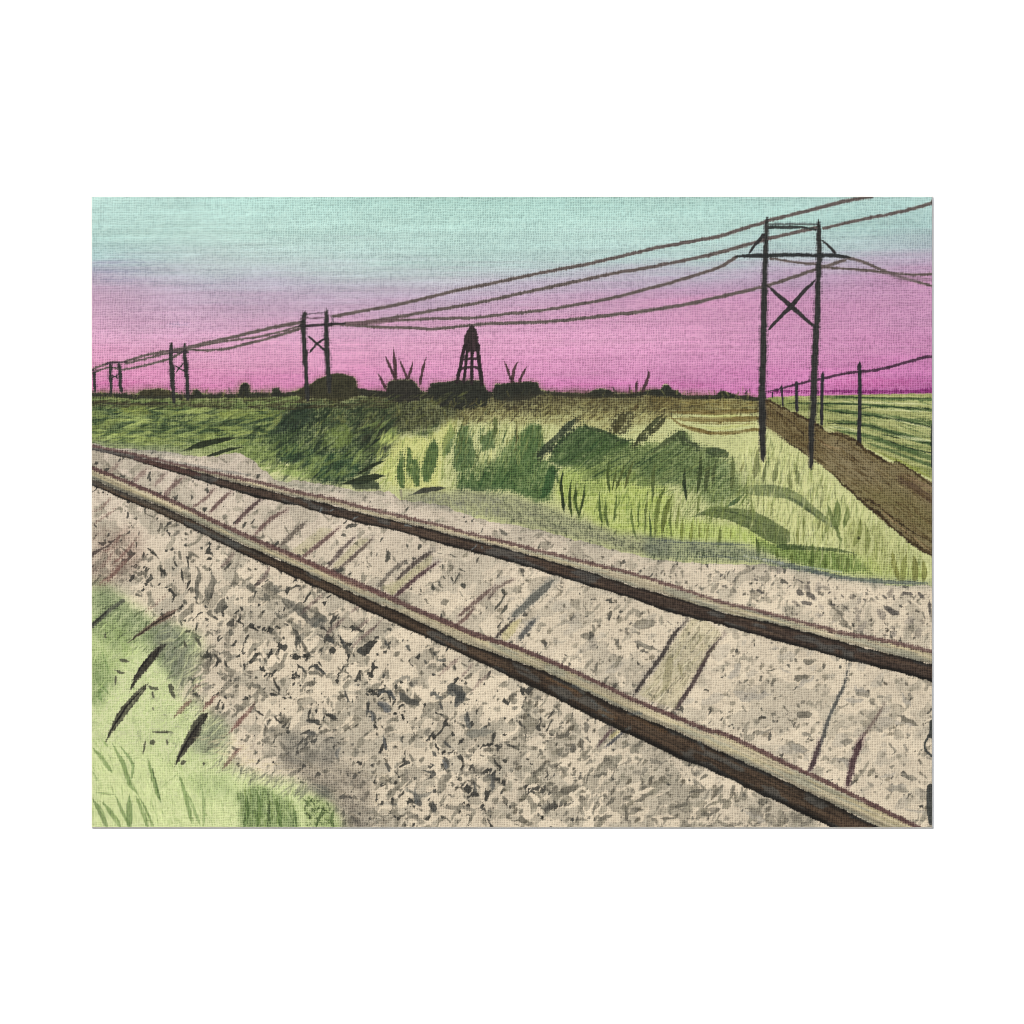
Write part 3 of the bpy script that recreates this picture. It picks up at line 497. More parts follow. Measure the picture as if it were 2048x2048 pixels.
def dabs(region, n, r, col, a_, el=1.6, ang=None, var=20):
    p = np.array(region); g = 0
    while g < n:
        xx, yy = rs.uniform(p[:, 0].min(), p[:, 0].max()), rs.uniform(p[:, 1].min(), p[:, 1].max())
        if inside(np.array([[xx]]), np.array([[yy]]), region)[0, 0]:
            g += 1; v = rs.uniform(-var, var)
            dab(xx, yy, r*rs.uniform(.5, 1.4), np.array(col)+v, a_*rs.uniform(.7, 1), rs, el, None if ang is None else ang+rs.uniform(-.5, .5))
lower = N('330,1020 760,1240 1030,1370 1320,1500 1640,1650 700,1650 460,1540 400,1350 380,1230 250,1120')
dabs(lower, 300, 2.8, (84, 80, 70), .85, 1.5)
dabs(lower, 210, 6.5, (116, 110, 96), .7, 1.8, -.8)
dabs(lower, 130, 3.2, (46, 46, 42), .9, 1.5)
dabs(N('1030,1380 1620,1650 1000,1650'), 90, 8, (146, 138, 118), .75, 2.0, -.6, 14)
dabs(N('1030,1380 1620,1650 1000,1650'), 60, 5, (110, 102, 86), .8, 1.8, -.7, 16)
mid = N('800,1080 1260,1180 1860,1350 1860,1640 1560,1500 1200,1350 860,1180')
dabs(mid, 150, 5, (146, 136, 116), .75, 1.6, -.6)
dabs(mid, 60, 12, (182, 172, 154), .6, 2.0, -.5, 10)
dabs(mid, 110, 3.4, (112, 104, 90), .8, 1.6)
dabs(N('1260,1130 1500,1150 1850,1195 1850,1280 1600,1235 1300,1150'), 90, 3, (96, 90, 78), .85, 1.6)
dabs(N('1100,1090 1300,1130 1500,1200 1300,1160'), 26, 3, (110, 104, 90), .8)
dabs(N('1500,1130 1850,1195 1850,1280 1600,1235'), 30, 7, (140, 130, 118), .6)
# particular dark stones read off the picture
for s in ('350,50 430,120', '390,60 420,110', '520,120 545,180', '610,120 630,190', '580,180 590,290', '640,250 600,320', '440,160 450,250', '1320,800 1390,860', '1430,800 1510,870', '1170,890 1220,1000', '1300,880 1340,900', '850,770 885,825', '1380,1160 1480,1190', '1500,1120 1590,1170', '1390,1240 1440,1250', '1810,970 1900,960', '1900,960 1920,1040', '1770,1040 1780,1120', '1050,1100 1110,1130', '1160,1130 1230,1190', '740,700 740,770', '660,620 690,680', '590,590 640,590', '930,520 965,540', '1010,560 1090,590', '1230,620 1240,640', '1600,610 1620,680', '1890,460 1880,520', '1700,560 1750,600'):
    p = S(s); stroke(p, [5, 8, 4], (60, 58, 52), .9, 1.8, .3, tap=(.3, .3), wob=2.4, seed=len(s) % 5)
for s, w in (('660,170 690,200 680,300 675,400', 9), ('770,210 780,260 750,380', 14), ('730,300 750,380', 8), ('1290,460 1340,420 1380,520', 13), ('1180,470 1230,500', 9), ('1000,280 1040,330', 13), ('1120,350 1130,390', 12), ('1220,380 1280,440', 11), ('1420,480 1520,520', 16), ('860,380 800,480', 16), ('590,380 610,420', 7), ('1030,940 1090,950', 10), ('800,850 850,870', 6), ('880,590 920,600', 7), ('1530,640 1560,660', 9)):
    stroke(S(s), w, (104, 100, 88), .8, 2, .35, tap=(.3, .3), wob=2.6, streak=.35)
for s, w in (('680,690 760,680 830,740', 9), ('900,690 930,740 1060,790', 15), ('610,760 600,920', 6), ('640,850 680,950', 11), ('690,790 800,870', 12), ('760,1100 770,1220', 12), ('1330,700 1370,640 1450,720 1390,820', 18), ('1250,780 1280,860', 9), ('1220,690 1180,720', 12), ('1500,870 1520,960', 12), ('1300,1280 1330,1390', 13), ('1100,1400 1210,1430 1120,1490', 8), ('1560,1500 1580,1620', 9), ('1040,1600 1080,1720', 14), ('1740,1400 1730,1560', 14), ('780,1340 800,1400', 10), ('50,960 180,960', 11), ('220,900 330,920', 11), ('60,1060 140,1070', 9), ('270,1110 310,1110', 6), ('120,440 240,550', 11), ('0,450 60,520', 9), ('1170,1340 1220,1350', 6), ('1180,1230 1240,1260', 7), ('1290,1130 1380,1200', 9), ('830,1700 870,1720', 6), ('1190,1660 1220,1780', 12), ('380,200 420,330', 10), ('240,190 300,260', 12), ('760,230 780,290', 7), ('960,260 990,330', 9), ('1110,400 1130,450', 6), ('1230,400 1310,400', 8), ('1190,330 1220,360', 7), ('540,300 550,340', 6), ('400,670 440,790', 8)):
    c = (78, 78, 74) if len(s) % 2 else (98, 96, 90)
    stroke(c2(s), [w*.7, w, w*.7], c, .85, 2, .3, tap=(.25, .25), wob=3, seed=len(s) % 5, streak=.25)
for s, w in (('900,540 820,640', 11), ('560,870 540,960', 9), ('400,1100 560,1060', 16), ('270,1210 290,1270', 9), ('190,1460 320,1340', 12), ('560,1450 600,1400', 9), ('440,1600 600,1540', 20), ('750,1460 880,1400', 13), ('850,1310 900,1290', 12), ('1110,1680 1280,1600', 14), ('850,1720 950,1640', 12), ('1180,1480 1190,1530', 9), ('1240,1500 1300,1450', 9), ('1600,1600 1780,1560', 13), ('1700,1480 1790,1430', 9), ('1480,1720 1600,1690', 13), ('1340,1830 1490,1830', 10), ('1720,1790 1840,1780', 12), ('780,1850 930,1790', 14), ('1040,1700 1060,1850', 10), ('30,1480 70,1490', 8), ('880,600 980,640', 8), ('940,210 980,290', 12), ('730,90 760,150', 12), ('1030,590 1040,610', 6), ('660,980 680,1000', 6), ('940,470 1000,360', 14), ('750,500 790,420', 10), ('1100,100 1320,60', 30), ('1100,240 1320,310', 16), ('1100,600 1130,640', 8)):
    c = (112, 106, 92) if len(s) % 2 else (138, 130, 112)
    stroke(c3(s), [w*.6, w, w*.6], c, .8, 1.8, .3, tap=(.25, .25), wob=3, seed=len(s) % 5, streak=.2)
for s, w in (('220,600 270,570', 9), ('370,540 360,600', 7), ('450,640 500,570', 12), ('370,830 380,870', 7), ('450,900 500,880', 9), ('700,790 710,840', 7), ('690,900 830,880', 22), ('340,1070 490,1010', 11), ('740,1060 820,1090', 14), ('600,1150 800,1230', 26), ('1080,1150 1200,1130', 16), ('680,380 700,420', 8), ('650,580 820,550', 16), ('740,420 850,420', 18), ('1200,680 1350,720', 22), ('1400,600 1450,640', 10), ('1410,730 1470,740', 10), ('1700,700 1740,760', 12), ('1600,900 1780,1000', 16), ('1540,1180 1590,1230', 10), ('1640,1160 1690,1230', 12), ('1320,1500 1380,1530', 12), ('1480,1550 1700,1580', 18), ('1620,1420 1780,1480', 14), ('1330,1400 1450,1440', 4), ('1680,1060 1720,1100', 7), ('250,1730 400,1830', 20), ('650,1820 720,1850', 9), ('1080,900 1110,910', 5), ('1200,950 1230,970', 6), ('1080,1000 1150,1010', 5), ('1400,1010 1450,1050', 9), ('60,560 40,520', 7), ('430,490 520,490', 5)):
    c = (110, 104, 90) if len(s) % 3 == 0 else (146, 138, 122)
    stroke(c4(s), [w*.6, w, w*.6], c, .8, 1.8, .3, tap=(.25, .25), wob=3, seed=len(s) % 5, streak=.2)
for s, w in (('780,1290 790,1380 760,1400', 7), ('960,1250 970,1300', 5), ('1060,1300 1090,1250', 9), ('1190,1590 1200,1680', 9), ('1450,1600 1480,1640', 11), ('1260,1580 1260,1640', 7), ('1230,1330 1290,1330', 4), ('1330,1350 1400,1370', 4), ('1320,1450 1370,1440', 4), ('1280,1430 1280,1470', 6), ('1420,1460 1490,1500', 4), ('1290,1530 1310,1560', 5), ('1360,1540 1380,1580', 6), ('1740,1850 1860,1700', 8), ('1800,1880 1870,1800', 9), ('1070,1640 1090,1680', 6), ('1820,1650 1840,1720', 9)):
    stroke(b2(s), [w*.6, w, w*.6], (84, 82, 72), .85, 1.8, .3, tap=(.25, .25), wob=2.6, seed=len(s) % 5)
for s, w in (('1640,1680 1740,1700', 10), ('1780,1680 1830,1740', 12), ('310,1570 350,1570', 8), ('330,1670 380,1690', 9), ('970,1700 990,1670', 6), ('1080,1700 1120,1740', 4), ('980,1800 1040,1790', 7), ('680,1570 770,1600', 5), ('790,1590 810,1600', 7), ('1290,1730 1300,1760', 6), ('1450,1700 1500,1740', 8), ('1550,1700 1570,1760', 6), ('1460,1800 1600,1900', 16), ('1500,1830 1620,1880', 18), ('1880,1750 1890,1900', 9), ('600,1660 640,1620', 3), ('290,1450 300,1490', 5), ('130,1470 130,1510', 4), ('410,1480 400,1510', 3), ('1100,1790 1160,1860', 3), ('700,1670 740,1700', 16), ('780,1700 850,1730', 18), ('720,1770 840,1790', 15), ('20,1630 60,1630', 4), ('0,1540 30,1520', 5)):
    stroke(b4(s), [w*.6, w, w*.6], (92, 86, 80), .75, 1.8, .3, tap=(.2, .2), wob=2, seed=len(s) % 5)
# dark slivers at the right edge of the canvas
for s, w in (('1905,960 1880,1080 1840,1150 1850,1220 1905,1270', 5), ('1900,960 1900,1090', 9), ('1890,1540 1880,1640 1885,1750 1895,1860', 12)):
    stroke(c4(s), w, (70, 72, 68), .95, 1.6, .2)
stroke(b4('1900,180 1903,560'), 3, (30, 40, 34), .9, 1.5, .2)
for s, w, c in (('690,700 780,690 840,760', 12, (70, 74, 76)), ('690,790 760,820 800,880', 18, (112, 114, 116)), ('620,850 660,960', 15, (96, 98, 100)), ('880,730 960,760 1080,800', 20, (84, 82, 74)), ('1330,720 1400,700 1460,740 1400,820', 26, (76, 78, 76)), ('1180,680 1280,760', 20, (106, 106, 100)),
                ('1480,900 1530,1030', 18, (100, 102, 98)), ('1480,1080 1600,1060 1750,1040', 24, (132, 130, 118)), ('1040,1560 1050,1700', 16, (104, 106, 102)), ('60,960 170,960', 14, (66, 64, 58)), ('210,900 340,930', 14, (62, 58, 50)), ('350,1180 330,1300', 14, (124, 124, 120)), ('740,1090 780,1220', 11, (104, 106, 108)),
                ('1270,1290 1330,1400', 12, (116, 118, 118)), ('1710,1410 1740,1600', 16, (122, 120, 112)), ('850,600 960,560 950,620', 14, (140, 134, 120)), ('40,60 160,60 240,60', 24, (116, 112, 102)), ('950,1380 980,1500', 18, (132, 124, 110)), ('1420,1420 1600,1400 1650,1360', 16, (138, 130, 114)), ('950,1560 1080,1620 1200,1580', 14, (130, 126, 114)), ('1280,1720 1600,1740', 20, (138, 130, 114)), ('940,1790 1100,1840', 16, (136, 128, 112))):
    stroke(c2(s), [w*.45, w*.8, w*.5], c, .75, 2.2, .4, tap=(.2, .2), wob=4, streak=.35, seed=len(s) % 5)
for s, w, c in (('1290,560 1330,620 1310,700', 9, (60, 60, 54)), ('1440,600 1500,640', 8, (96, 92, 82)), ('1620,200 1700,260', 0, DARK), ('1240,380 1330,450 1400,520', 14, (88, 86, 78)), ('1120,300 1250,330', 12, (120, 116, 104)), ('1500,500 1420,560', 14, (96, 96, 88)), ('1060,360 1120,400', 10, (110, 106, 94))):
    if w: stroke(S(s), [w*.6, w, w*.6], c, .7, 2.2, .4, tap=(.2, .2), wob=4, streak=.35)
for s, w in (('420,90 560,60 640,110', 34), ('380,250 520,230', 30), ('700,210 760,320', 22), ('1100,90 1300,80', 44), ('1080,240 1300,290', 34), ('560,380 640,420', 22), ('900,420 980,350', 20), ('1600,0 1700,60', 10)):
    stroke(c3(s), [w*.16, w*.28, w*.18], (172, 162, 144), .7, 2.4, .4, tap=(.2, .2), wob=5, streak=.3, seed=len(s) % 5)
for s, w in (('60,560 160,500 170,420', 44), ('120,700 260,740 480,700', 44), ('420,300 540,290', 34), ('660,640 860,560', 40), ('640,1180 780,1230', 60), ('1120,760 1300,780', 56), ('1180,640 1330,700', 44), ('1560,960 1760,1000', 44), ('1640,700 1700,820', 40), ('1000,1290 1180,1340', 44), ('1500,1560 1680,1540', 50), ('1420,1480 1600,1400', 34), ('1660,1740 1860,1780', 44), ('200,1760 420,1860', 50), ('520,480 640,520', 26)):
    stroke(c4(s), [w*.16, w*.28, w*.18], (170, 162, 148), .7, 2.4, .4, tap=(.2, .2), wob=5, streak=.3, seed=len(s) % 5)
# grey shade where grass meets stones
for poly, a_, c in ((Q('200,660 700,640 1080,720 1240,790 1340,830 1560,910 1930,960 1930,1080 1700,1040 1400,980 1100,900 900,860 700,800 380,740 220,740'), .62, (118, 118, 102)), (R('-40,1000 300,1020 700,1060 1000,1200 1300,1260 1640,1290 1930,1300 1930,1330 1500,1320 1100,1250 700,1160 300,1150 -40,1130'), .7, (104, 114, 100)), (P('0,330 300,350 560,380 700,420 600,425 200,385 0,360'), .6, (112, 120, 106)), (P('1180,570 1450,590 1650,640 1900,650 1900,680 1600,660 1300,650 1180,610'), .55, (140, 142, 122))):
    wash(poly, c, a_, 7, 5, .8, tex=.3, ang=12, L=30, l=8)
for s, w, a_ in ((R('0,1010 200,1030 420,1042 700,1050'), 5, .6), (R('700,1130 1000,1200 1300,1270 1600,1300 1900,1310'), 9, .7), (R('750,1160 1000,1215 1250,1250'), 6, .5), (R('300,1130 500,1130 700,1160'), 5, .5)):
    stroke(s, w, (96, 106, 104), a_, 5, .8, tap=(.2, .1))
stroke(R('1040,1195 1300,1235'), 3, (206, 214, 206), .5, 3, .9); stroke(R('640,1125 900,1175'), 5, (206, 208, 196), .5, 4, .9)
rain(Q('860,700 1100,740 1400,860 1900,1010 1900,1080 1500,1000 1200,930 900,850'), 150, 60, 14, 2.6, (92, 100, 72), .6, 51, jit=60)
rain(R('0,1060 700,1100 900,1170 300,1160 0,1140'), 130, 95, 16, 2.4, (92, 104, 76), .6, 52, jit=20)
rain(Q('240,660 860,700 900,860 500,780 240,720'), 110, 70, 16, 3, (140, 140, 122), .5, 53, jit=50)
stroke(Q('200,650 205,700 225,750'), [6, 3, 2], (130, 122, 106), .6, 2, .5)

# ---------------------------------------------------------------- sleepers
TIE = (120, 92, 86)
def tie(lines, lb, fill=None, fc=(176, 168, 124), fa=.6):
    i = part('painted_sleeper', label=lb)
    if fill: wash(fill, fc, fa, 2.5, 2, .5, lab=i, tex=.4, ang=-50, L=30, l=5, thr=.3)
    for s, w, c, a_ in lines:
        stroke(s, [w*1.7, w*2, w*1.6], tuple(np.array(c)+30), a_*.4, 5, .9, streak=.4); stroke(s, [w*1.0, w*1.3, w*1.1], tuple(np.array(c)-2), a_, 3.4, .85, lab=i, tap=(.2, .08), streak=.12, thr=.35)
tie([(P('350,510 260,600'), 9, (142, 116, 106), .55), (P('180,470 110,530'), 8, (142, 116, 106), .45)], 'faint farthest painted sleeper at the left edge')
tie([(P('470,540 400,620'), 7, (140, 112, 104), .45), (P('590,560 520,620 460,690'), 7, TIE, .65)], 'second faint painted sleeper from the left')
tie([(P('790,630 730,700 640,760'), 5, TIE, .65), (P('900,650 820,720 760,790'), 6, TIE, .8)], 'third painted sleeper, two close brown lines')
tie([(P('1090,700 990,790 920,870'), 6, (96, 72, 70), .85), (P('1260,770 1140,840 1050,930'), 6, TIE, .8)], 'fourth painted sleeper from the left, brown edged')
tie([(P('1390,840 1300,920 1210,1010'), 7, (116, 104, 92), .8), (P('1590,890 1480,980 1350,1080'), 6, TIE, .85)], 'fifth painted sleeper with a yellowish face', P('1480,880 1560,890 1360,1070 1270,1040'), fa=.55)
tie([(P('1700,940 1600,1040 1520,1140'), 6, (110, 94, 88), .8), (P('1810,950 1700,1060 1590,1150'), 5, (108, 92, 82), .8)], 'sixth painted sleeper with a yellowish face', P('1720,950 1790,960 1580,1160 1550,1130'), fa=.5)
tie([(b2('960,1390 830,1490 690,1640'), 6, (122, 112, 100), .8), (b2('1200,1305 1060,1400 870,1570'), 7, (86, 74, 68), .9), (b2('1240,1410 1050,1550 830,1740'), 6.5, (92, 66, 68), .9)], 'seventh painted sleeper, darkly outlined with a yellow strip', b2('1190,1340 1180,1430 950,1620 830,1720 720,1640 880,1560 1050,1430'), fa=.7)
tie([(b2('1760,1620 1600,1750 1420,1900'), 6, (116, 92, 84), .8), (c2('1930,30 1840,120 1750,210'), 5, (76, 66, 62), .9), (b3('410,1560 250,1700 20,1910'), 12, (96, 98, 92), .75), (c3('240,30 160,120 70,220'), 8, (82, 84, 84), .7)], 'eighth painted sleeper, bluish grey near the far rail', c3('-90,160 -20,60 110,30 60,130 -20,230 -60,240'), (192, 180, 124), .7)
tie([(c3('1590,40 1480,170 1360,370 1220,560 1110,720'), 6, (72, 64, 60), .92), (c3('1925,170 1800,320 1650,600 1560,740 1470,870'), 6.5, (84, 68, 66), .9)], 'ninth painted sleeper, the widest, with an olive face', c3('1590,60 1700,0 1920,170 1780,360 1620,620 1480,850 1150,720 1280,540 1400,340'), (186, 176, 134), .5)
rain(c3('1590,60 1900,170 1620,620 1480,850 1150,720 1280,540'), 46, -52, 44, 3, (146, 138, 106), .6, 91, jit=10)
rain(c3('1590,60 1900,170 1620,620 1480,850 1150,720 1280,540'), 30, -52, 34, 3, (216, 206, 176), .6, 92, jit=14)
for s, w in (('1450,360 1420,500 1380,700', 40), ('1700,150 1720,230', 14), ('1740,250 1700,320', 8), ('1500,420 1560,560', 20)):
    stroke(c3(s), w*.4, (150, 142, 104), .6, 3, .5, tap=(.3, .3), wob=3, streak=.4)
tie([(c4('1160,440 1110,640 1080,700 980,920 930,1090 870,1250 800,1410'), 5.5, (92, 92, 88), .85), (c4('900,1120 850,1290 805,1400'), 8, (92, 72, 74), .9), (c4('1475,800 1380,960 1270,1110'), 5, (120, 100, 92), .6), (c4('1285,1090 1210,1270 1140,1550'), 9, (88, 62, 66), .95)], 'tenth painted sleeper, nearest the right edge, outlined in maroon')
tie([(c3('930,1010 860,1090 790,1180'), 5, (104, 80, 80), .8), (c3('1030,1040 950,1110 860,1180'), 5, (84, 84, 86), .8)], 'short painted sleeper end sticking out below the near rail', c3('960,1030 1010,1040 920,1120 880,1110'), (198, 184, 120), .8)
tie([(c2('1560,-60 1480,40 1380,100'), 6, (120, 92, 84), .75), (b2('1930,1560 1780,1640 1690,1740'), 5, (120, 100, 90), .6)], 'short brown painted sleeper edge left of the bluish sleeper')
for s, w in ((c2('1440,380 1340,460 1240,560'), 8), (c2('1570,420 1480,520 1430,590'), 6), (c2('1730,500 1620,600 1520,720'), 7), (c2('700,90 560,200 430,330'), 7), (c2('640,20 480,150'), 7), (c2('400,30 280,130 230,200'), 9), (c2('760,20 640,140 530,230'), 5), (b1('1300,1320 1220,1420 1150,1470'), 9), (b1('1620,1440 1560,1560 1460,1650'), 8), (b2('220,1690 100,1790 0,1890'), 8), (b2('560,1780 440,1880'), 7)):
    stroke(s, w, (122, 98, 92), .5, 4, .8, tap=(.2, .3), streak=.4)

# ---------------------------------------------------------------- rails
def edge(t):   # "x,y x,y" table
    p = N(t); return np.array([q[0] for q in p]), np.array([q[1] for q in p])
def band(top, bot, col, a_, lab, k=.4, soft=2.2, shade=None, seed=0, thr=.45, wb=1.6):
    ax, ay = edge(top); bx, by = edge(bot)
    W = window(min(ax[0], bx[0]), min(ay.min(), by.min())-6, 1866, max(ay.max(), by.max())+6)
    x, y = GX[W], GY[W]
    yw = y+wb*2*(noise(x, y, 14, 6, 25, 300+seed)-.5)
    yt = np.interp(x, ax, ay); yb = np.interp(x, bx, by)
    cov = np.clip((yw-yt)/soft+.5, 0, 1)*np.clip((yb-yw)/soft+.5, 0, 1)*(x >= ax[0])
    al = grip(cov, k, WV[W])*a_; t = np.clip((y-yt)/np.maximum(yb-yt, 1), 0, 1)
    c = np.broadcast_to(rgb(col), x.shape+(3,)).copy()
    if shade is not None: c = shade(c, x, y, t)
    lay(W, al, c, lab=lab, thr=thr*a_)
def dark_side(seed, ang):
    def f(c, x, y, t):
        s1 = fbm(x, y, 90, 4, ang, 400+seed, 3); s2 = fbm(x, y, 46, 12, ang, 410+seed, 2)
        far = sst(0, 1, (x-500)/300)[..., None]
        c = c*(.6+.8*s1)[..., None]
        br = sst(.5, .65, s1)[..., None]*far; c = c*(1-.45*br)+.45*br*rgb((92, 72, 54))
        bg = sst(.6, .7, s2)[..., None]; c = c*(1-.55*bg)+.55*bg*rgb((92, 96, 94))
        ed = np.maximum(sst(.66, .95, t), 1-sst(0, .26, t))[..., None]; return c*(1-.68*ed)
    return f
def pale_top(seed, ang):
    def f(c, x, y, t):
        s1 = fbm(x, y, 120, 3.4, ang, 420+seed, 3)
        c = c*(.66+.6*s1)[..., None]
        yl = sst(.5, .62, fbm(x, y, 150, 4, ang, 440+seed, 2))[..., None]; c = c*(1-.4*yl)+.4*yl*rgb((196, 182, 134))
        g = sst(.5, .62, fbm(x, y, 60, 5, ang, 430+seed, 2))[..., None]; c = c*(1-.5*g)+.5*g*rgb((148, 150, 132))
        e = sst(.55, .95, t)[..., None]*(.30+.35*sst(700, 300, x)[..., None]); return c*(1-e)+e*rgb((92, 90, 82))
    return f
far = part('painted_rail', label='far painted rail, the upper one, nearer the meadow')
ft_t = '184,895 247,906 322,925 402,946 458,962 514,976 600,996 667,1011 734,1029 800,1044 867,1060 934,1078 1030,1101 1087,1118 1176,1142 1265,1172 1354,1196 1443,1224 1529,1243 1618,1265 1707,1289 1796,1312 1870,1330'
ft_b = '184,900 247,914 322,937 402,962 458,979 514,995 600,1013 667,1033 734,1050 800,1063 867,1084 934,1102 1030,1126 1087,1144 1176,1171 1265,1198 1354,1229 1443,1250 1529,1275 1618,1299 1707,1324 1796,1344 1870,1366'
fm = '184,892 247,904 325,922 380,935 447,950 514,964 603,986 667,999 734,1017 800,1032 867,1048 934,1066 1030,1089 1087,1104 1176,1126 1265,1147 1354,1175 1443,1204 1507,1219 1565,1234 1618,1248 1685,1266 1752,1278 1818,1292 1870,1305'
top_f = part('painted_rail_top', far); mar_f = part('painted_rail_edge', far)
band(fm, ft_t, (190, 176, 146), .95, top_f, .25, 2, pale_top(1, 15), 1)
band(ft_t, ft_b, (74, 58, 48), .98, far, .45, 3.2, dark_side(1, 15), 2)
stroke(N('184,896 215,902 270,912 330,925'), [8, 10, 9, 4], (112, 110, 106), .7, 4, .5, lab=far, streak=.3)
stroke(N('270,917 330,932 400,950'), [7, 10, 6], (92, 62, 58), .75, 3, .6, lab=far, streak=.2)
stroke(N('320,920 360,928 420,938 500,950'), [10, 10, 7, 3], (142, 138, 130), .6, 4, .5, streak=.3)
stroke(N(fm), [6, 7, 8, 8, 8, 8, 8, 9, 9.5], (112, 80, 76), .85, 5, .8, lab=mar_f, streak=.15, thr=.45)
near = part('painted_rail', label='near painted rail, the lower one, running to the bottom right corner')
top_n = part('painted_rail_top', near); mar_n = part('painted_rail_edge', near)
nm = '184,936 247,961 314,989 380,1019 447,1051 514,1081 603,1118 667,1146 734,1175 778,1195 845,1225 889,1243 934,1263 978,1278 1024,1292 1087,1317 1154,1346 1220,1377 1287,1408 1354,1435 1421,1462 1440,1465 1507,1495 1574,1528 1640,1558 1707,1591 1774,1624 1830,1652 1860,1668'
nt = '184,957 247,985 314,1009 380,1037 447,1071 514,1101 603,1138 667,1169 734,1198 800,1225 845,1246 889,1268 934,1287 978,1303 1024,1319 1087,1342 1154,1373 1220,1406 1287,1437 1354,1462 1421,1494 1507,1533 1574,1563 1640,1595 1707,1628 1774,1662 1860,1705'
nb = '184,971 247,998 314,1026 380,1057 447,1089 514,1122 603,1162 667,1190 734,1222 811,1257 856,1277 923,1308 1023,1356 1087,1384 1154,1419 1220,1453 1287,1482 1354,1515 1421,1541 1450,1554 1507,1583 1574,1613 1640,1644 1670,1660 1860,1750'
band(nm, nt, (188, 174, 142), .95, top_n, .25, 2, pale_top(5, 24), 3)
band(nt, nb, (72, 56, 42), .98, near, .5, 3.4, dark_side(5, 25), 4)
stroke(N('184,962 300,1010 420,1066 520,1112'), [9, 8, 8, 5], (92, 96, 92), .45, 4, .6, streak=.4)
stroke(N(nm), [8, 9, 10, 11, 11, 9.5, 9.5, 9.5, 10, 10], (100, 68, 66), .9, 4.4, .75, lab=mar_n, streak=.12, thr=.45)
stroke(N('560,1106 620,1128 700,1165 760,1190'), [3, 9, 9, 3], (132, 92, 84), .55, 4, .6)
for s in ('200,930 180,955', '300,940 270,950', '520,1010 480,1030', '1000,1090 940,1090', '1590,1260 1550,1300', '1640,1280 1650,1290'):
    stroke(b2(s), 3.4, (122, 132, 134), .7, 2.4, .4, wob=2)
for s in ('560,630 660,700', '740,770 830,830', '850,850 840,900', '1070,890 1180,880', '1700,1150 1740,1190', '1050,1030 1080,1010'):
    stroke(c3(s), 6, (96, 102, 100), .6, 3, .5, wob=2.6, streak=.3)
for s in ('330,570 450,620 600,690', '800,860 950,930', '1060,900 1200,960 1400,1050'):
    stroke(c3(s), 6, (112, 82, 52), .6, 3, .5, wob=2, streak=.3, lab=near, thr=9)

# ---------------------------------------------------------------- lower left verge
verge = part('painted_verge', label='light green painted grass verge in the lower left corner')
vp = N('170,1168')+S('80,300 160,330 260,400 350,480 480,540 600,580 690,640 700,700 660,790 600,860 560,950 640,1040 740,1110 840,1200 870,1300 840,1400 900,1470 1000,1500 1130,1560 1300,1560 1420,1620 1500,1640 1600,1760 1620,1900')+N('170,1670')
wash(vp, (202, 214, 152), .95, 13, 16, .9, lab=verge, thr=.5)
wash(S('0,290 120,310 300,480 420,560 500,560 640,600 680,700 560,800 520,900 400,760 300,640 150,700 0,560'), (122, 138, 96), .75, 8, 10, .6, tex=.4, ang=-40, L=40, l=9, seed=1)
wash(S('0,480 200,520 300,680 200,800 120,900 0,820'), (160, 182, 108), .65, 9, 10, .5, tex=.5, ang=70, L=50, l=8, seed=2)
wash(S('380,560 520,540 620,640 640,860 560,980 500,860 420,700'), (128, 130, 116), .7, 8, 8, .5, tex=.3, ang=-60, L=30, l=9, seed=3)
wash(S('0,760 60,760 130,900 60,1040 0,1060'), (120, 146, 84), .75, 9, 8, .5, tex=.4, ang=75, L=40, l=7, seed=4)
wash(S('700,1140 860,1160 880,1300 760,1380 640,1360 680,1220'), (136, 142, 116), .75, 7, 6, .5, tex=.2, seed=5)
wash(S('0,1340 220,1300 560,1460 900,1500 1300,1560 1400,1900 0,1900'), (212, 222, 158), .75, 12, 10, .3, tex=.3, ang=70, L=60, l=9, seed=6)
wash(S('560,1500 900,1520 940,1660 700,1660'), (160, 180, 118), .5, 9, 8, .4, seed=7)
wash(S('940,1620 1030,1580 1140,1600 1230,1660 1300,1680 1330,1860 960,1860'), (112, 136, 80), .85, 6, 7, .8, tex=.35, ang=80, L=40, l=5, seed=8)
wash(S('1360,1660 1450,1640 1560,1720 1600,1860 1380,1860'), (156, 174, 108), .8, 8, 7, .8, tex=.4, ang=60, L=20, l=6, seed=9)
vb = part('painted_verge_blades', verge)
VG = (122, 150, 84)
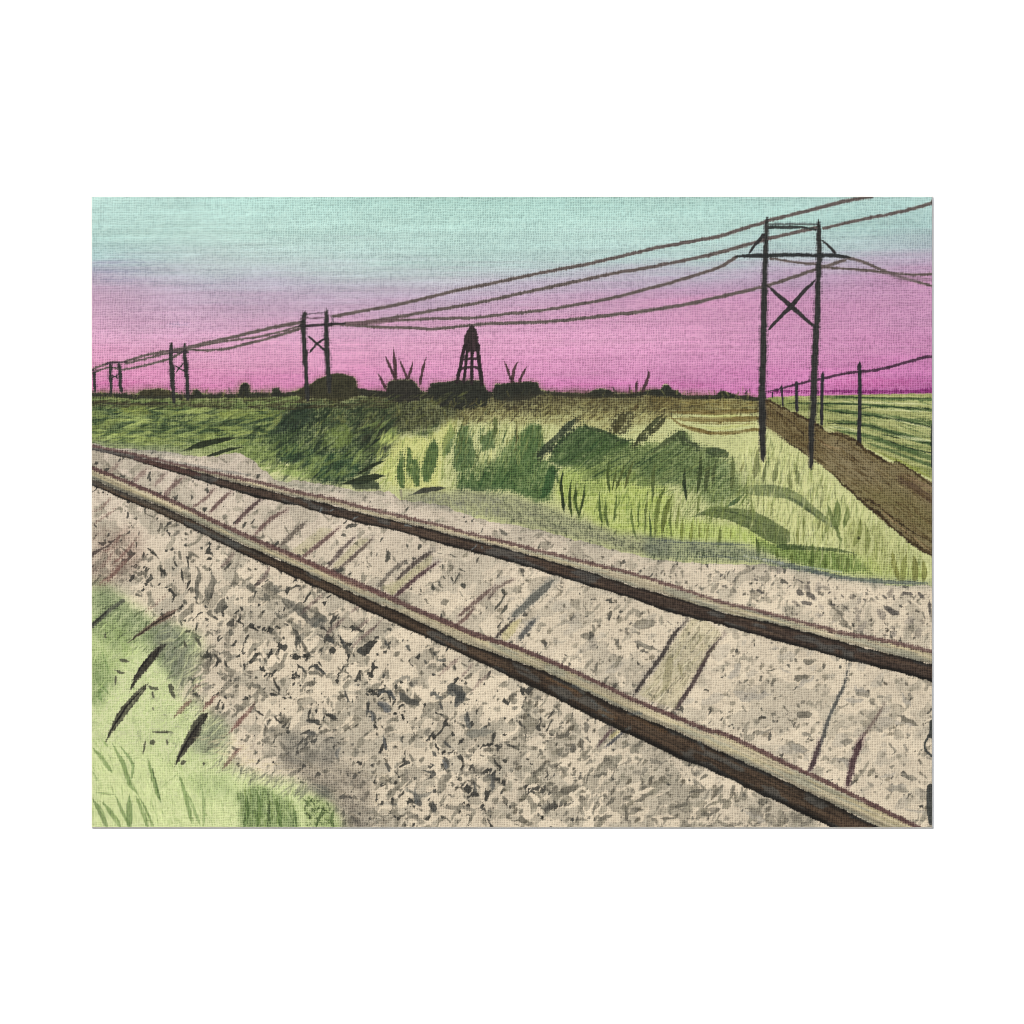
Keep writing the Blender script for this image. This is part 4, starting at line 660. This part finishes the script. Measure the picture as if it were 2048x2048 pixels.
for s, w, c in (('0,1330 60,1400 130,1500', 14, VG), ('130,1310 200,1440 240,1560 300,1640', 16, VG), ('170,1310 260,1440 250,1560', 10, (128, 156, 92)), ('360,1400 390,1520 440,1690', 14, VG), ('380,1440 410,1560 450,1700', 7, (104, 130, 74)), ('560,1500 600,1640 650,1840', 14, VG), ('600,1600 660,1740 700,1850', 10, (134, 160, 96)), ('0,1660 60,1760 100,1860', 18, (104, 132, 72)), ('60,1680 140,1780 190,1860', 16, VG), ('150,1640 200,1760 260,1860', 12, VG),
                ('240,1640 240,1740 240,1860', 22, (108, 138, 74)), ('280,1640 330,1760 360,1860', 14, (118, 146, 80)), ('300,1650 350,1740 400,1860', 8, VG), ('10,1625 150,1640', 6, (150, 172, 108)), ('0,1480 40,1560', 8, (146, 170, 106)), ('700,1560 720,1700 720,1860', 10, (150, 172, 108)), ('1120,1590 1140,1640 1130,1860', 7, (56, 74, 40)), ('990,1620 1000,1740 980,1860', 18, (84, 112, 56)), ('1060,1600 1080,1720 1060,1860', 16, (96, 124, 62)), ('1180,1640 1200,1740 1220,1860', 16, (88, 116, 58)), ('1290,1700 1310,1780 1320,1860', 9, (84, 112, 58)), ('930,1620 950,1680', 8, (116, 140, 76)),
                ('1490,1720 1460,1800 1440,1860', 10, (62, 84, 40)), ('1560,1740 1540,1800 1560,1860', 12, (84, 108, 54)), ('40,960 60,1040', 12, (116, 146, 84)), ('20,900 120,1000', 8, (126, 154, 88)), ('60,700 110,860', 9, (132, 160, 92)), ('110,1340 60,1280', 7, (150, 174, 108)), ('450,1590 560,1500', 4, (150, 172, 104)), ('200,960 360,955', 3, (140, 156, 104))):
    stroke(S(s), [w*.31*1.9]*3, c, .72, 2.6, .5, lab=vb, tap=(.35, .2), thr=.75, streak=.2)
rain(S('0,1250 200,1300 560,1450 1300,1600 1400,1850 0,1850'), 170, 72, 40, 2, (166, 188, 116), .5, 61, jit=12)
rain(S('0,1250 200,1300 560,1450 1300,1600 1400,1850 0,1850'), 110, 68, 36, 2, (218, 228, 166), .5, 62, jit=16)
rain(S('0,520 300,600 560,900 700,1350 300,1250 0,1000'), 150, -50, 30, 2, (206, 220, 150), .45, 63, jit=30)
rain(S('0,300 300,450 640,620 560,900 300,700 0,560'), 140, -40, 22, 3, (104, 118, 78), .5, 64, jit=30)
rain(S('400,560 700,620 720,960 600,1000 860,1200 880,1440 1400,1560 1560,1700 1300,1640 800,1500 700,1200 500,900'), 190, -48, 34, 4, (136, 138, 112), .55, 67, jit=30)
rain(S('400,560 700,620 720,960 600,1000 860,1200 880,1440 1400,1560 1560,1700 1300,1640 800,1500 700,1200 500,900'), 110, -40, 26, 3.4, (206, 208, 156), .6, 68, jit=36)
rain(S('1360,1640 1560,1700 1600,1850 1380,1850'), 60, 60, 12, 3, (72, 92, 48), .7, 65, jit=60)
rain(S('960,1600 1300,1680 1330,1860 960,1860'), 60, 88, 34, 2, (150, 170, 92), .45, 66, jit=8)
# rusty and dark leaf strokes over the stones and the verge
lf = part('painted_dark_leaves', label='dark and rust coloured painted leaf strokes over the lower left verge')
RU = (132, 94, 84)
for s, w, a_ in (('190,920 140,1000 60,1050', 14, .7), ('290,950 200,1060 120,1130', 14, .7), ('260,1060 160,1150 80,1260', 18, .7), ('230,1100 120,1200 20,1260', 16, .75), ('160,1000 100,1100 20,1180', 12, .6), ('120,700 60,760 10,780', 14, .5), ('160,760 60,830 10,880', 10, .5), ('470,360 400,420 340,460', 9, .55), ):
    stroke(P(s) if w != 9 else S(s), w*.5, RU, a_, 6, .9, tap=(.3, .3), streak=.5, wob=2)
for s, w, a_ in (('110,900 60,960 0,1060', 4, .0), ('650,1010 580,1090 530,1140', 10, .6), ('820,990 760,1040 700,1110', 9, .75), ('1060,1030 980,1140 870,1260', 9, .6), ('990,1120 920,1200 880,1250', 9, .6), ('980,1320 900,1400 840,1480', 10, .65), ('940,1340 900,1380', 14, .4), ('700,930 640,960', 10, .4)):
    if a_: stroke(S(s), [w*.7, w, w*.6], (126, 84, 76), a_, 5, .8, tap=(.3, .3), streak=.35, wob=1.6)
stroke(S('560,440 480,490 370,560 230,660'), [10, 13, 9, 2], (104, 78, 66), .85, 4, .6, lab=lf, tap=(.2, .2), streak=.3)
stroke(S('530,470 430,520 330,590 230,662'), [4, 4, 3, 1.5], (52, 42, 36), .85, 2.4, .5, lab=lf)
stroke(S('200,390 130,440 70,490 0,560'), [8, 9, 9, 6], (84, 86, 74), .8, 5, .5, streak=.2); stroke(S('110,450 60,490 0,545'), [2, 4, 6], (46, 48, 40), .85, 2.6, .5, lab=lf)
stroke(P('0,1060 50,1030 110,1000 150,960'), [9, 6, 4, 2], (58, 48, 46), .8, 3, .6, lab=lf)
for s, w in (('480,660 400,740 320,840 250,910', [8, 16, 14, 2]), ('430,700 350,800 280,900 235,985', [8, 14, 10, 1.5]), ('370,920 290,1000 180,1140 85,1300', [5, 14, 15, 1.5]), ('745,1110 670,1200 600,1330 525,1470', [16, 17, 15, 1.5]), ('700,1190 660,1260 600,1350', [12, 15, 6])):
    stroke(S(s), w, (58, 54, 46), .93, 3.4, .8, lab=lf, streak=.35, thr=.4, tap=(.12, .1), wob=1.4)
for s, w in (('390,730 320,810 270,890', 4), ('360,930 240,1050 140,1200 90,1290', 3.4), ('740,1120 660,1220 590,1340 530,1460', 4), ('440,690 400,770', 3)):
    stroke(S(s), w, (30, 28, 26), .85, 2.2, .4, tap=(.3, .3))
for s, w in (('360,945 430,960', 6), ('390,970 400,1020', 5), ('600,590 640,590', 5), ('590,640 600,700', 7), ('660,620 700,690', 9), ('500,930 520,970', 10), ('500,960 540,1030', 8), ('370,1300 410,1305', 8), ('480,1285 490,1320', 5), ('390,1075 395,1095', 4), ('380,1230 520,1240', 6), ('600,1420 570,1450', 8), ('720,1430 720,1450', 4), ('940,1440 950,1460', 8), ('150,840 220,860', 6), ('170,770 240,780', 8), ('80,600 80,640', 4), ('530,690 540,690', 5), ('160,870 150,930', 5), ('340,1290 330,1380', 5)):
    stroke(S(s), w, (78, 78, 62), .75, 2.6, .5, tap=(.3, .3), wob=2)
rain(S('640,1250 900,1250 1100,1400 1350,1480 1250,1540 900,1440'), 60, -10, 24, 2.6, (214, 198, 160), .6, 71, jit=25)
wash(S('1180,1380 1500,1400 1800,1500 1800,1860 1640,1860 1560,1700 1400,1600 1300,1500'), (120, 112, 100), .62, 9, 8, .6, tex=.4, ang=20, L=50, l=8, seed=3)
wash(S('1400,1570 1520,1590 1560,1680 1460,1640'), (96, 100, 92), .6, 6, 6, .5)
wash(S('1220,1240 1330,1230 1600,1270 1550,1450 1250,1430'), (122, 118, 108), .55, 7, 8, .6, tex=.3, seed=4)
rain(S('1200,1380 1900,1500 1900,1850 1650,1850 1500,1650'), 110, 25, 26, 2.2, (180, 166, 140), .5, 72, jit=14)
wash(P('0,900 300,900 330,1150 100,1270 0,1260'), (150, 118, 106), .4, 9, 10, .9, tex=.5, ang=-45, L=40, l=9, seed=5)

# ---------------------------------------------------------------- tower
tower = part('painted_water_tower', label='dark painted water tower on splayed legs above the hedge')
wash(a2('1528,1180 1545,1160 1560,1178 1590,1220 1605,1280 1606,1360 1596,1400 1560,1416 1500,1410 1470,1362 1474,1280 1498,1222'), (46, 36, 36), .97, 1, 1.2, .3, lab=tower)
stroke(a2('1555,1240 1560,1320 1562,1390'), 5, (82, 60, 66), .45, 3, .6)
for s, w in (('1478,1360 1450,1500 1412,1680', 7.5), ('1502,1400 1488,1540 1472,1680', 6), ('1546,1400 1543,1540 1540,1690', 7), ('1598,1350 1608,1480 1636,1700', 8)):
    i = part('painted_tower_leg', tower); stroke(a2(s), w, (42, 32, 34), .97, 1.8, .4, lab=i)
for s in ('1450,1482 1530,1472 1612,1472', '1438,1562 1520,1548 1580,1548 1600,1560'):
    i = part('painted_tower_crosspiece', tower); stroke(a2(s), 5.5, (50, 36, 40), .9, 2, .5, lab=i)

# ---------------------------------------------------------------- twin pole structures
def hpole(lb, posts, arms, braces, col=(46, 46, 44)):
    top = None
    i = part('painted_twin_pole', label=lb)
    for k_, (s, w) in enumerate(posts):
        lab = i if k_ == 0 else part('painted_post', i)
        stroke(s, [q*1.5 for q in w], (60, 50, 56), .35, 5, .9, tap=(.02, .02), wob=1); stroke(s, w, col, .97, 2.2, .55, lab=lab, tap=(.02, .03), wob=1.2)
    for s, w, c, a_ in arms:
        stroke(s, w, c, a_, 2, .6, lab=part('painted_crossarm', i))
    for s, w in braces:
        stroke(s, w, (44, 42, 42), .95, 1.8, .35, lab=part('painted_brace', i), tap=(.08, .06))
hpole('tallest painted twin pole with crossarm and X brace at the right',
      [(a4('422,190 410,500 398,940 388,1390 380,1780')+b4('382,200 385,400 388,520'), [6.5, 9, 12, 12.5, 12.5, 11, 8]), (a4('884,220 892,500 882,800 868,1200 850,1500 840,1900')+b4('825,200 820,420 816,585'), [6, 10, 10.5, 12, 12.5, 11, 10, 8])],
      [(a4('430,265 640,262 860,265'), 5.5, (84, 92, 90), .8), (a4('430,292 600,290 740,290 860,312'), [6.5, 6.5, 5, 4], (48, 52, 50), .95), (a4('148,550 300,546 640,540 880,542 1040,546 1165,562'), [4.5, 8, 7.6, 7.6, 8, 4], (40, 42, 42), .97)],
      [(a4('405,340 330,430 255,532'), [7, 6.5, 4.5]), (a4('905,400 970,450 1015,500 1042,535'), [3.5, 5, 6, 5]), (a4('428,815 530,905 640,1000 750,1100 865,1195'), [5, 7.5, 10, 8, 6]), (a4('862,758 760,860 640,1000 540,1100 428,1218'), [5, 7, 9, 7.5, 5.5])])
hpole('painted twin pole beside the big rounded bush, left of centre',
      [(a2('46,1040 30,1180 42,1400 55,1600 66,1800 68,1860'), [6.5, 9, 9, 8.5, 7.5, 5]), (a2('240,1020 236,1180 244,1400 255,1600 266,1790'), [6.5, 9, 9.5, 9, 7])],
      [(a2('60,1072 140,1064 225,1060'), 3, (86, 70, 84), .7), (a2('10,1112 120,1108 225,1102'), 3, (86, 64, 76), .7), (a2('0,1178 120,1172 262,1162 400,1156'), [6, 5.5, 6, 4.5], (46, 42, 44), .95), (a2('245,1070 285,1100 300,1150'), 2.6, (80, 66, 76), .6)],
      [(a2('65,1262 150,1335 238,1405'), 4.6), (a2('228,1285 150,1340 78,1425'), 4.6)])
hpole('painted twin pole third from the right, over the left meadow',
      [(a1('735,1330 728,1450 738,1600 748,1760 756,1880'), [6, 8.5, 9, 8, 6]), (a1('850,1320 852,1450 866,1600 874,1760 880,1850'), [4.5, 7.5, 7.5, 7, 5])],
      [(a1('690,1405 780,1392 872,1368'), 3, (92, 72, 78), .8), (a1('715,1412 800,1414 878,1412'), 4, (60, 48, 56), .9)],
      [(a1('755,1528 800,1556 860,1590'), 3.4), (a1('845,1505 800,1556 765,1606'), 3.4)])
hpole('small painted twin pole second from the left edge',
      [(a1('184,1492 184,1600 194,1790'), [5, 6.4, 5.6]), (a1('265,1492 266,1600 282,1780'), [5, 7, 5.6])],
      [(a1('148,1515 230,1506 318,1500'), 4, (72, 54, 66), .9)],
      [(a1('190,1610 260,1650'), 2.8), (a1('262,1612 192,1645'), 2.8)])
hpole('smallest painted pole, cut by the left edge of the canvas',
      [(a1('38,1575 38,1680 46,1785'), [4.5, 6, 5])], [(a1('0,1580 60,1576'), 3.4, (80, 60, 72), .8)], [])
# post feet fade into the grass
# ---------------------------------------------------------------- every edge frays a little on the cloth
_dx = 4.2*(noise(GX, GY, 4.6, 4.6, 0, 601)-.5)+2.2*(noise(GX, GY, 10, 10, 0, 603)-.5)
_dy = 4.6*(noise(GX, GY, 4.6, 4.6, 0, 602)-.5)+2.2*(noise(GX, GY, 10, 10, 0, 604)-.5)
_jj, _ii = np.mgrid[0:NY, 0:NX]
_ii = np.clip(np.round(_ii+_dx*RES*.36), 0, NX-1).astype(int); _jj = np.clip(np.round(_jj+_dy*RES*.36), 0, NY-1).astype(int)
C = .72*C[_jj, _ii]+.28*C; LAB = LAB[_jj, _ii]
# ---------------------------------------------------------------- pigment pooled between the threads, plus weave shade and highlights put into the colour
_g = np.clip((GY-800)/20, 0, 1)[..., None]
_lum = C.mean(2, keepdims=True); _t = np.clip((_lum-.30)/.5, 0, 1)
C = C*(1+_g*(.11*(_t*_t*(3-2*_t)*1.35-.9)))          # richer pigment range below the horizon
_h = (WV-.54)*2
_dk = 1-C.mean(2)
_pd = np.clip(-_h, 0, 1)*(.115+.44*_dk); _tp = np.clip(_h, 0, 1)
C = C*(1-_pd)[..., None]
_land = np.clip((GY-790)/20, 0, 1)
_m = (_tp*(.10+.10*_dk*(.3+.7*_land))*np.clip(1.5-1.4*_dk, .25, 1))[..., None]
C = C*(1-_m)+_m*np.array((.95, .94, .84), np.float32)
C *= (1+.06*(noise(GX, GY, 3.2, 3.2, 0, 500)-.5))[..., None]
C = np.clip(C, 0, 1)

# ---------------------------------------------------------------- build the print
root = bpy.data.objects.new('canvas_print', None); scene.collection.objects.link(root)
root.location = (0, 0, MID-PH/2*U); root.empty_display_size = .05
root['label'] = 'unframed canvas print of a railway track under a pink and turquoise dusk sky'
root['category'] = 'painting'
cm, cb = material('primed_canvas_edge', .85, .1); cb.inputs['Base Color'].default_value = (.62, .61, .59, 1)
mg = .00028
base_board = box('canvas_board', -PW/2*U-mg, PW/2*U+mg, -BOARD, -.00002, -mg, PH*U+mg, cm, root)
pm, pb = material('paint_on_canvas', .72, .18)
at = pm.node_tree.nodes.new('ShaderNodeAttribute'); at.attribute_name = 'pigment'
pt = pm.node_tree.nodes; nt_ = pt.new('ShaderNodeTexNoise'); nt_.inputs['Scale'].default_value = 1500; nt_.inputs['Detail'].default_value = 3
tc2 = pt.new('ShaderNodeTexCoord'); pm.node_tree.links.new(tc2.outputs['Object'], nt_.inputs['Vector'])
b2_ = pt.new('ShaderNodeBump'); b2_.inputs['Strength'].default_value = .25; b2_.inputs['Distance'].default_value = .00008
pm.node_tree.links.new(nt_.outputs['Fac'], b2_.inputs['Height']); pm.node_tree.links.new(b2_.outputs[0], pb.inputs['Normal'])
pm.node_tree.links.new(at.outputs['Color'], pb.inputs['Base Color'])
lin = np.where(C <= .04045, C/12.92, ((C+.055)/1.055)**2.4)
lin = np.clip(lin/np.array(LIT, np.float32), 0, .95).astype(np.float32)
RELIEF = .00012
px = ((GX-X0-PW/2)*U).astype(np.float32); pz = ((Y0+PH-GY)*U).astype(np.float32)
py = (-BOARD-.00012-(WV-.5)*RELIEF).astype(np.float32)
cell = LAB[:-1, :-1]
objs = {}
def painted_mesh(i, name, parent):
    J, I = np.nonzero(cell == i)
    if len(J) < 6: return None
    a = J*NX+I
    quad = np.stack([a+NX, a+NX+1, a+1, a], 1)
    used, inv = np.unique(quad, return_inverse=True); inv = inv.reshape(-1)
    co = np.stack([px.reshape(-1)[used], py.reshape(-1)[used], pz.reshape(-1)[used]], 1).astype(np.float32)
    me = bpy.data.meshes.new(name)
    me.vertices.add(len(used)); me.vertices.foreach_set('co', co.ravel())
    nq = len(J)
    me.loops.add(nq*4); me.loops.foreach_set('vertex_index', inv.astype(np.int32))
    me.polygons.add(nq); me.polygons.foreach_set('loop_start', np.arange(0, nq*4, 4, dtype=np.int32))
    me.polygons.foreach_set('loop_total', np.full(nq, 4, np.int32))
    me.update(calc_edges=True)
    me.polygons.foreach_set('use_smooth', np.ones(nq, bool))
    ca = me.color_attributes.new('pigment', 'FLOAT_COLOR', 'POINT')
    c4_ = np.ones((len(used), 4), np.float32); c4_[:, :3] = lin.reshape(-1, 3)[used]
    ca.data.foreach_set('color', c4_.ravel())
    me.materials.append(pm)
    o = bpy.data.objects.new(name, me); scene.collection.objects.link(o); o.parent = parent
    return o
for i, (name, par, lb) in enumerate(PARTS):
    p = root if par < 0 else objs.get(par, root)
    o = painted_mesh(i, name, p)
    if o is None:
        print('empty part', i, name, lb); continue
    objs[i] = o
    if lb: o['label'] = lb
    if 'blades' in name or 'leaves' in name: o['kind'] = 'stuff'
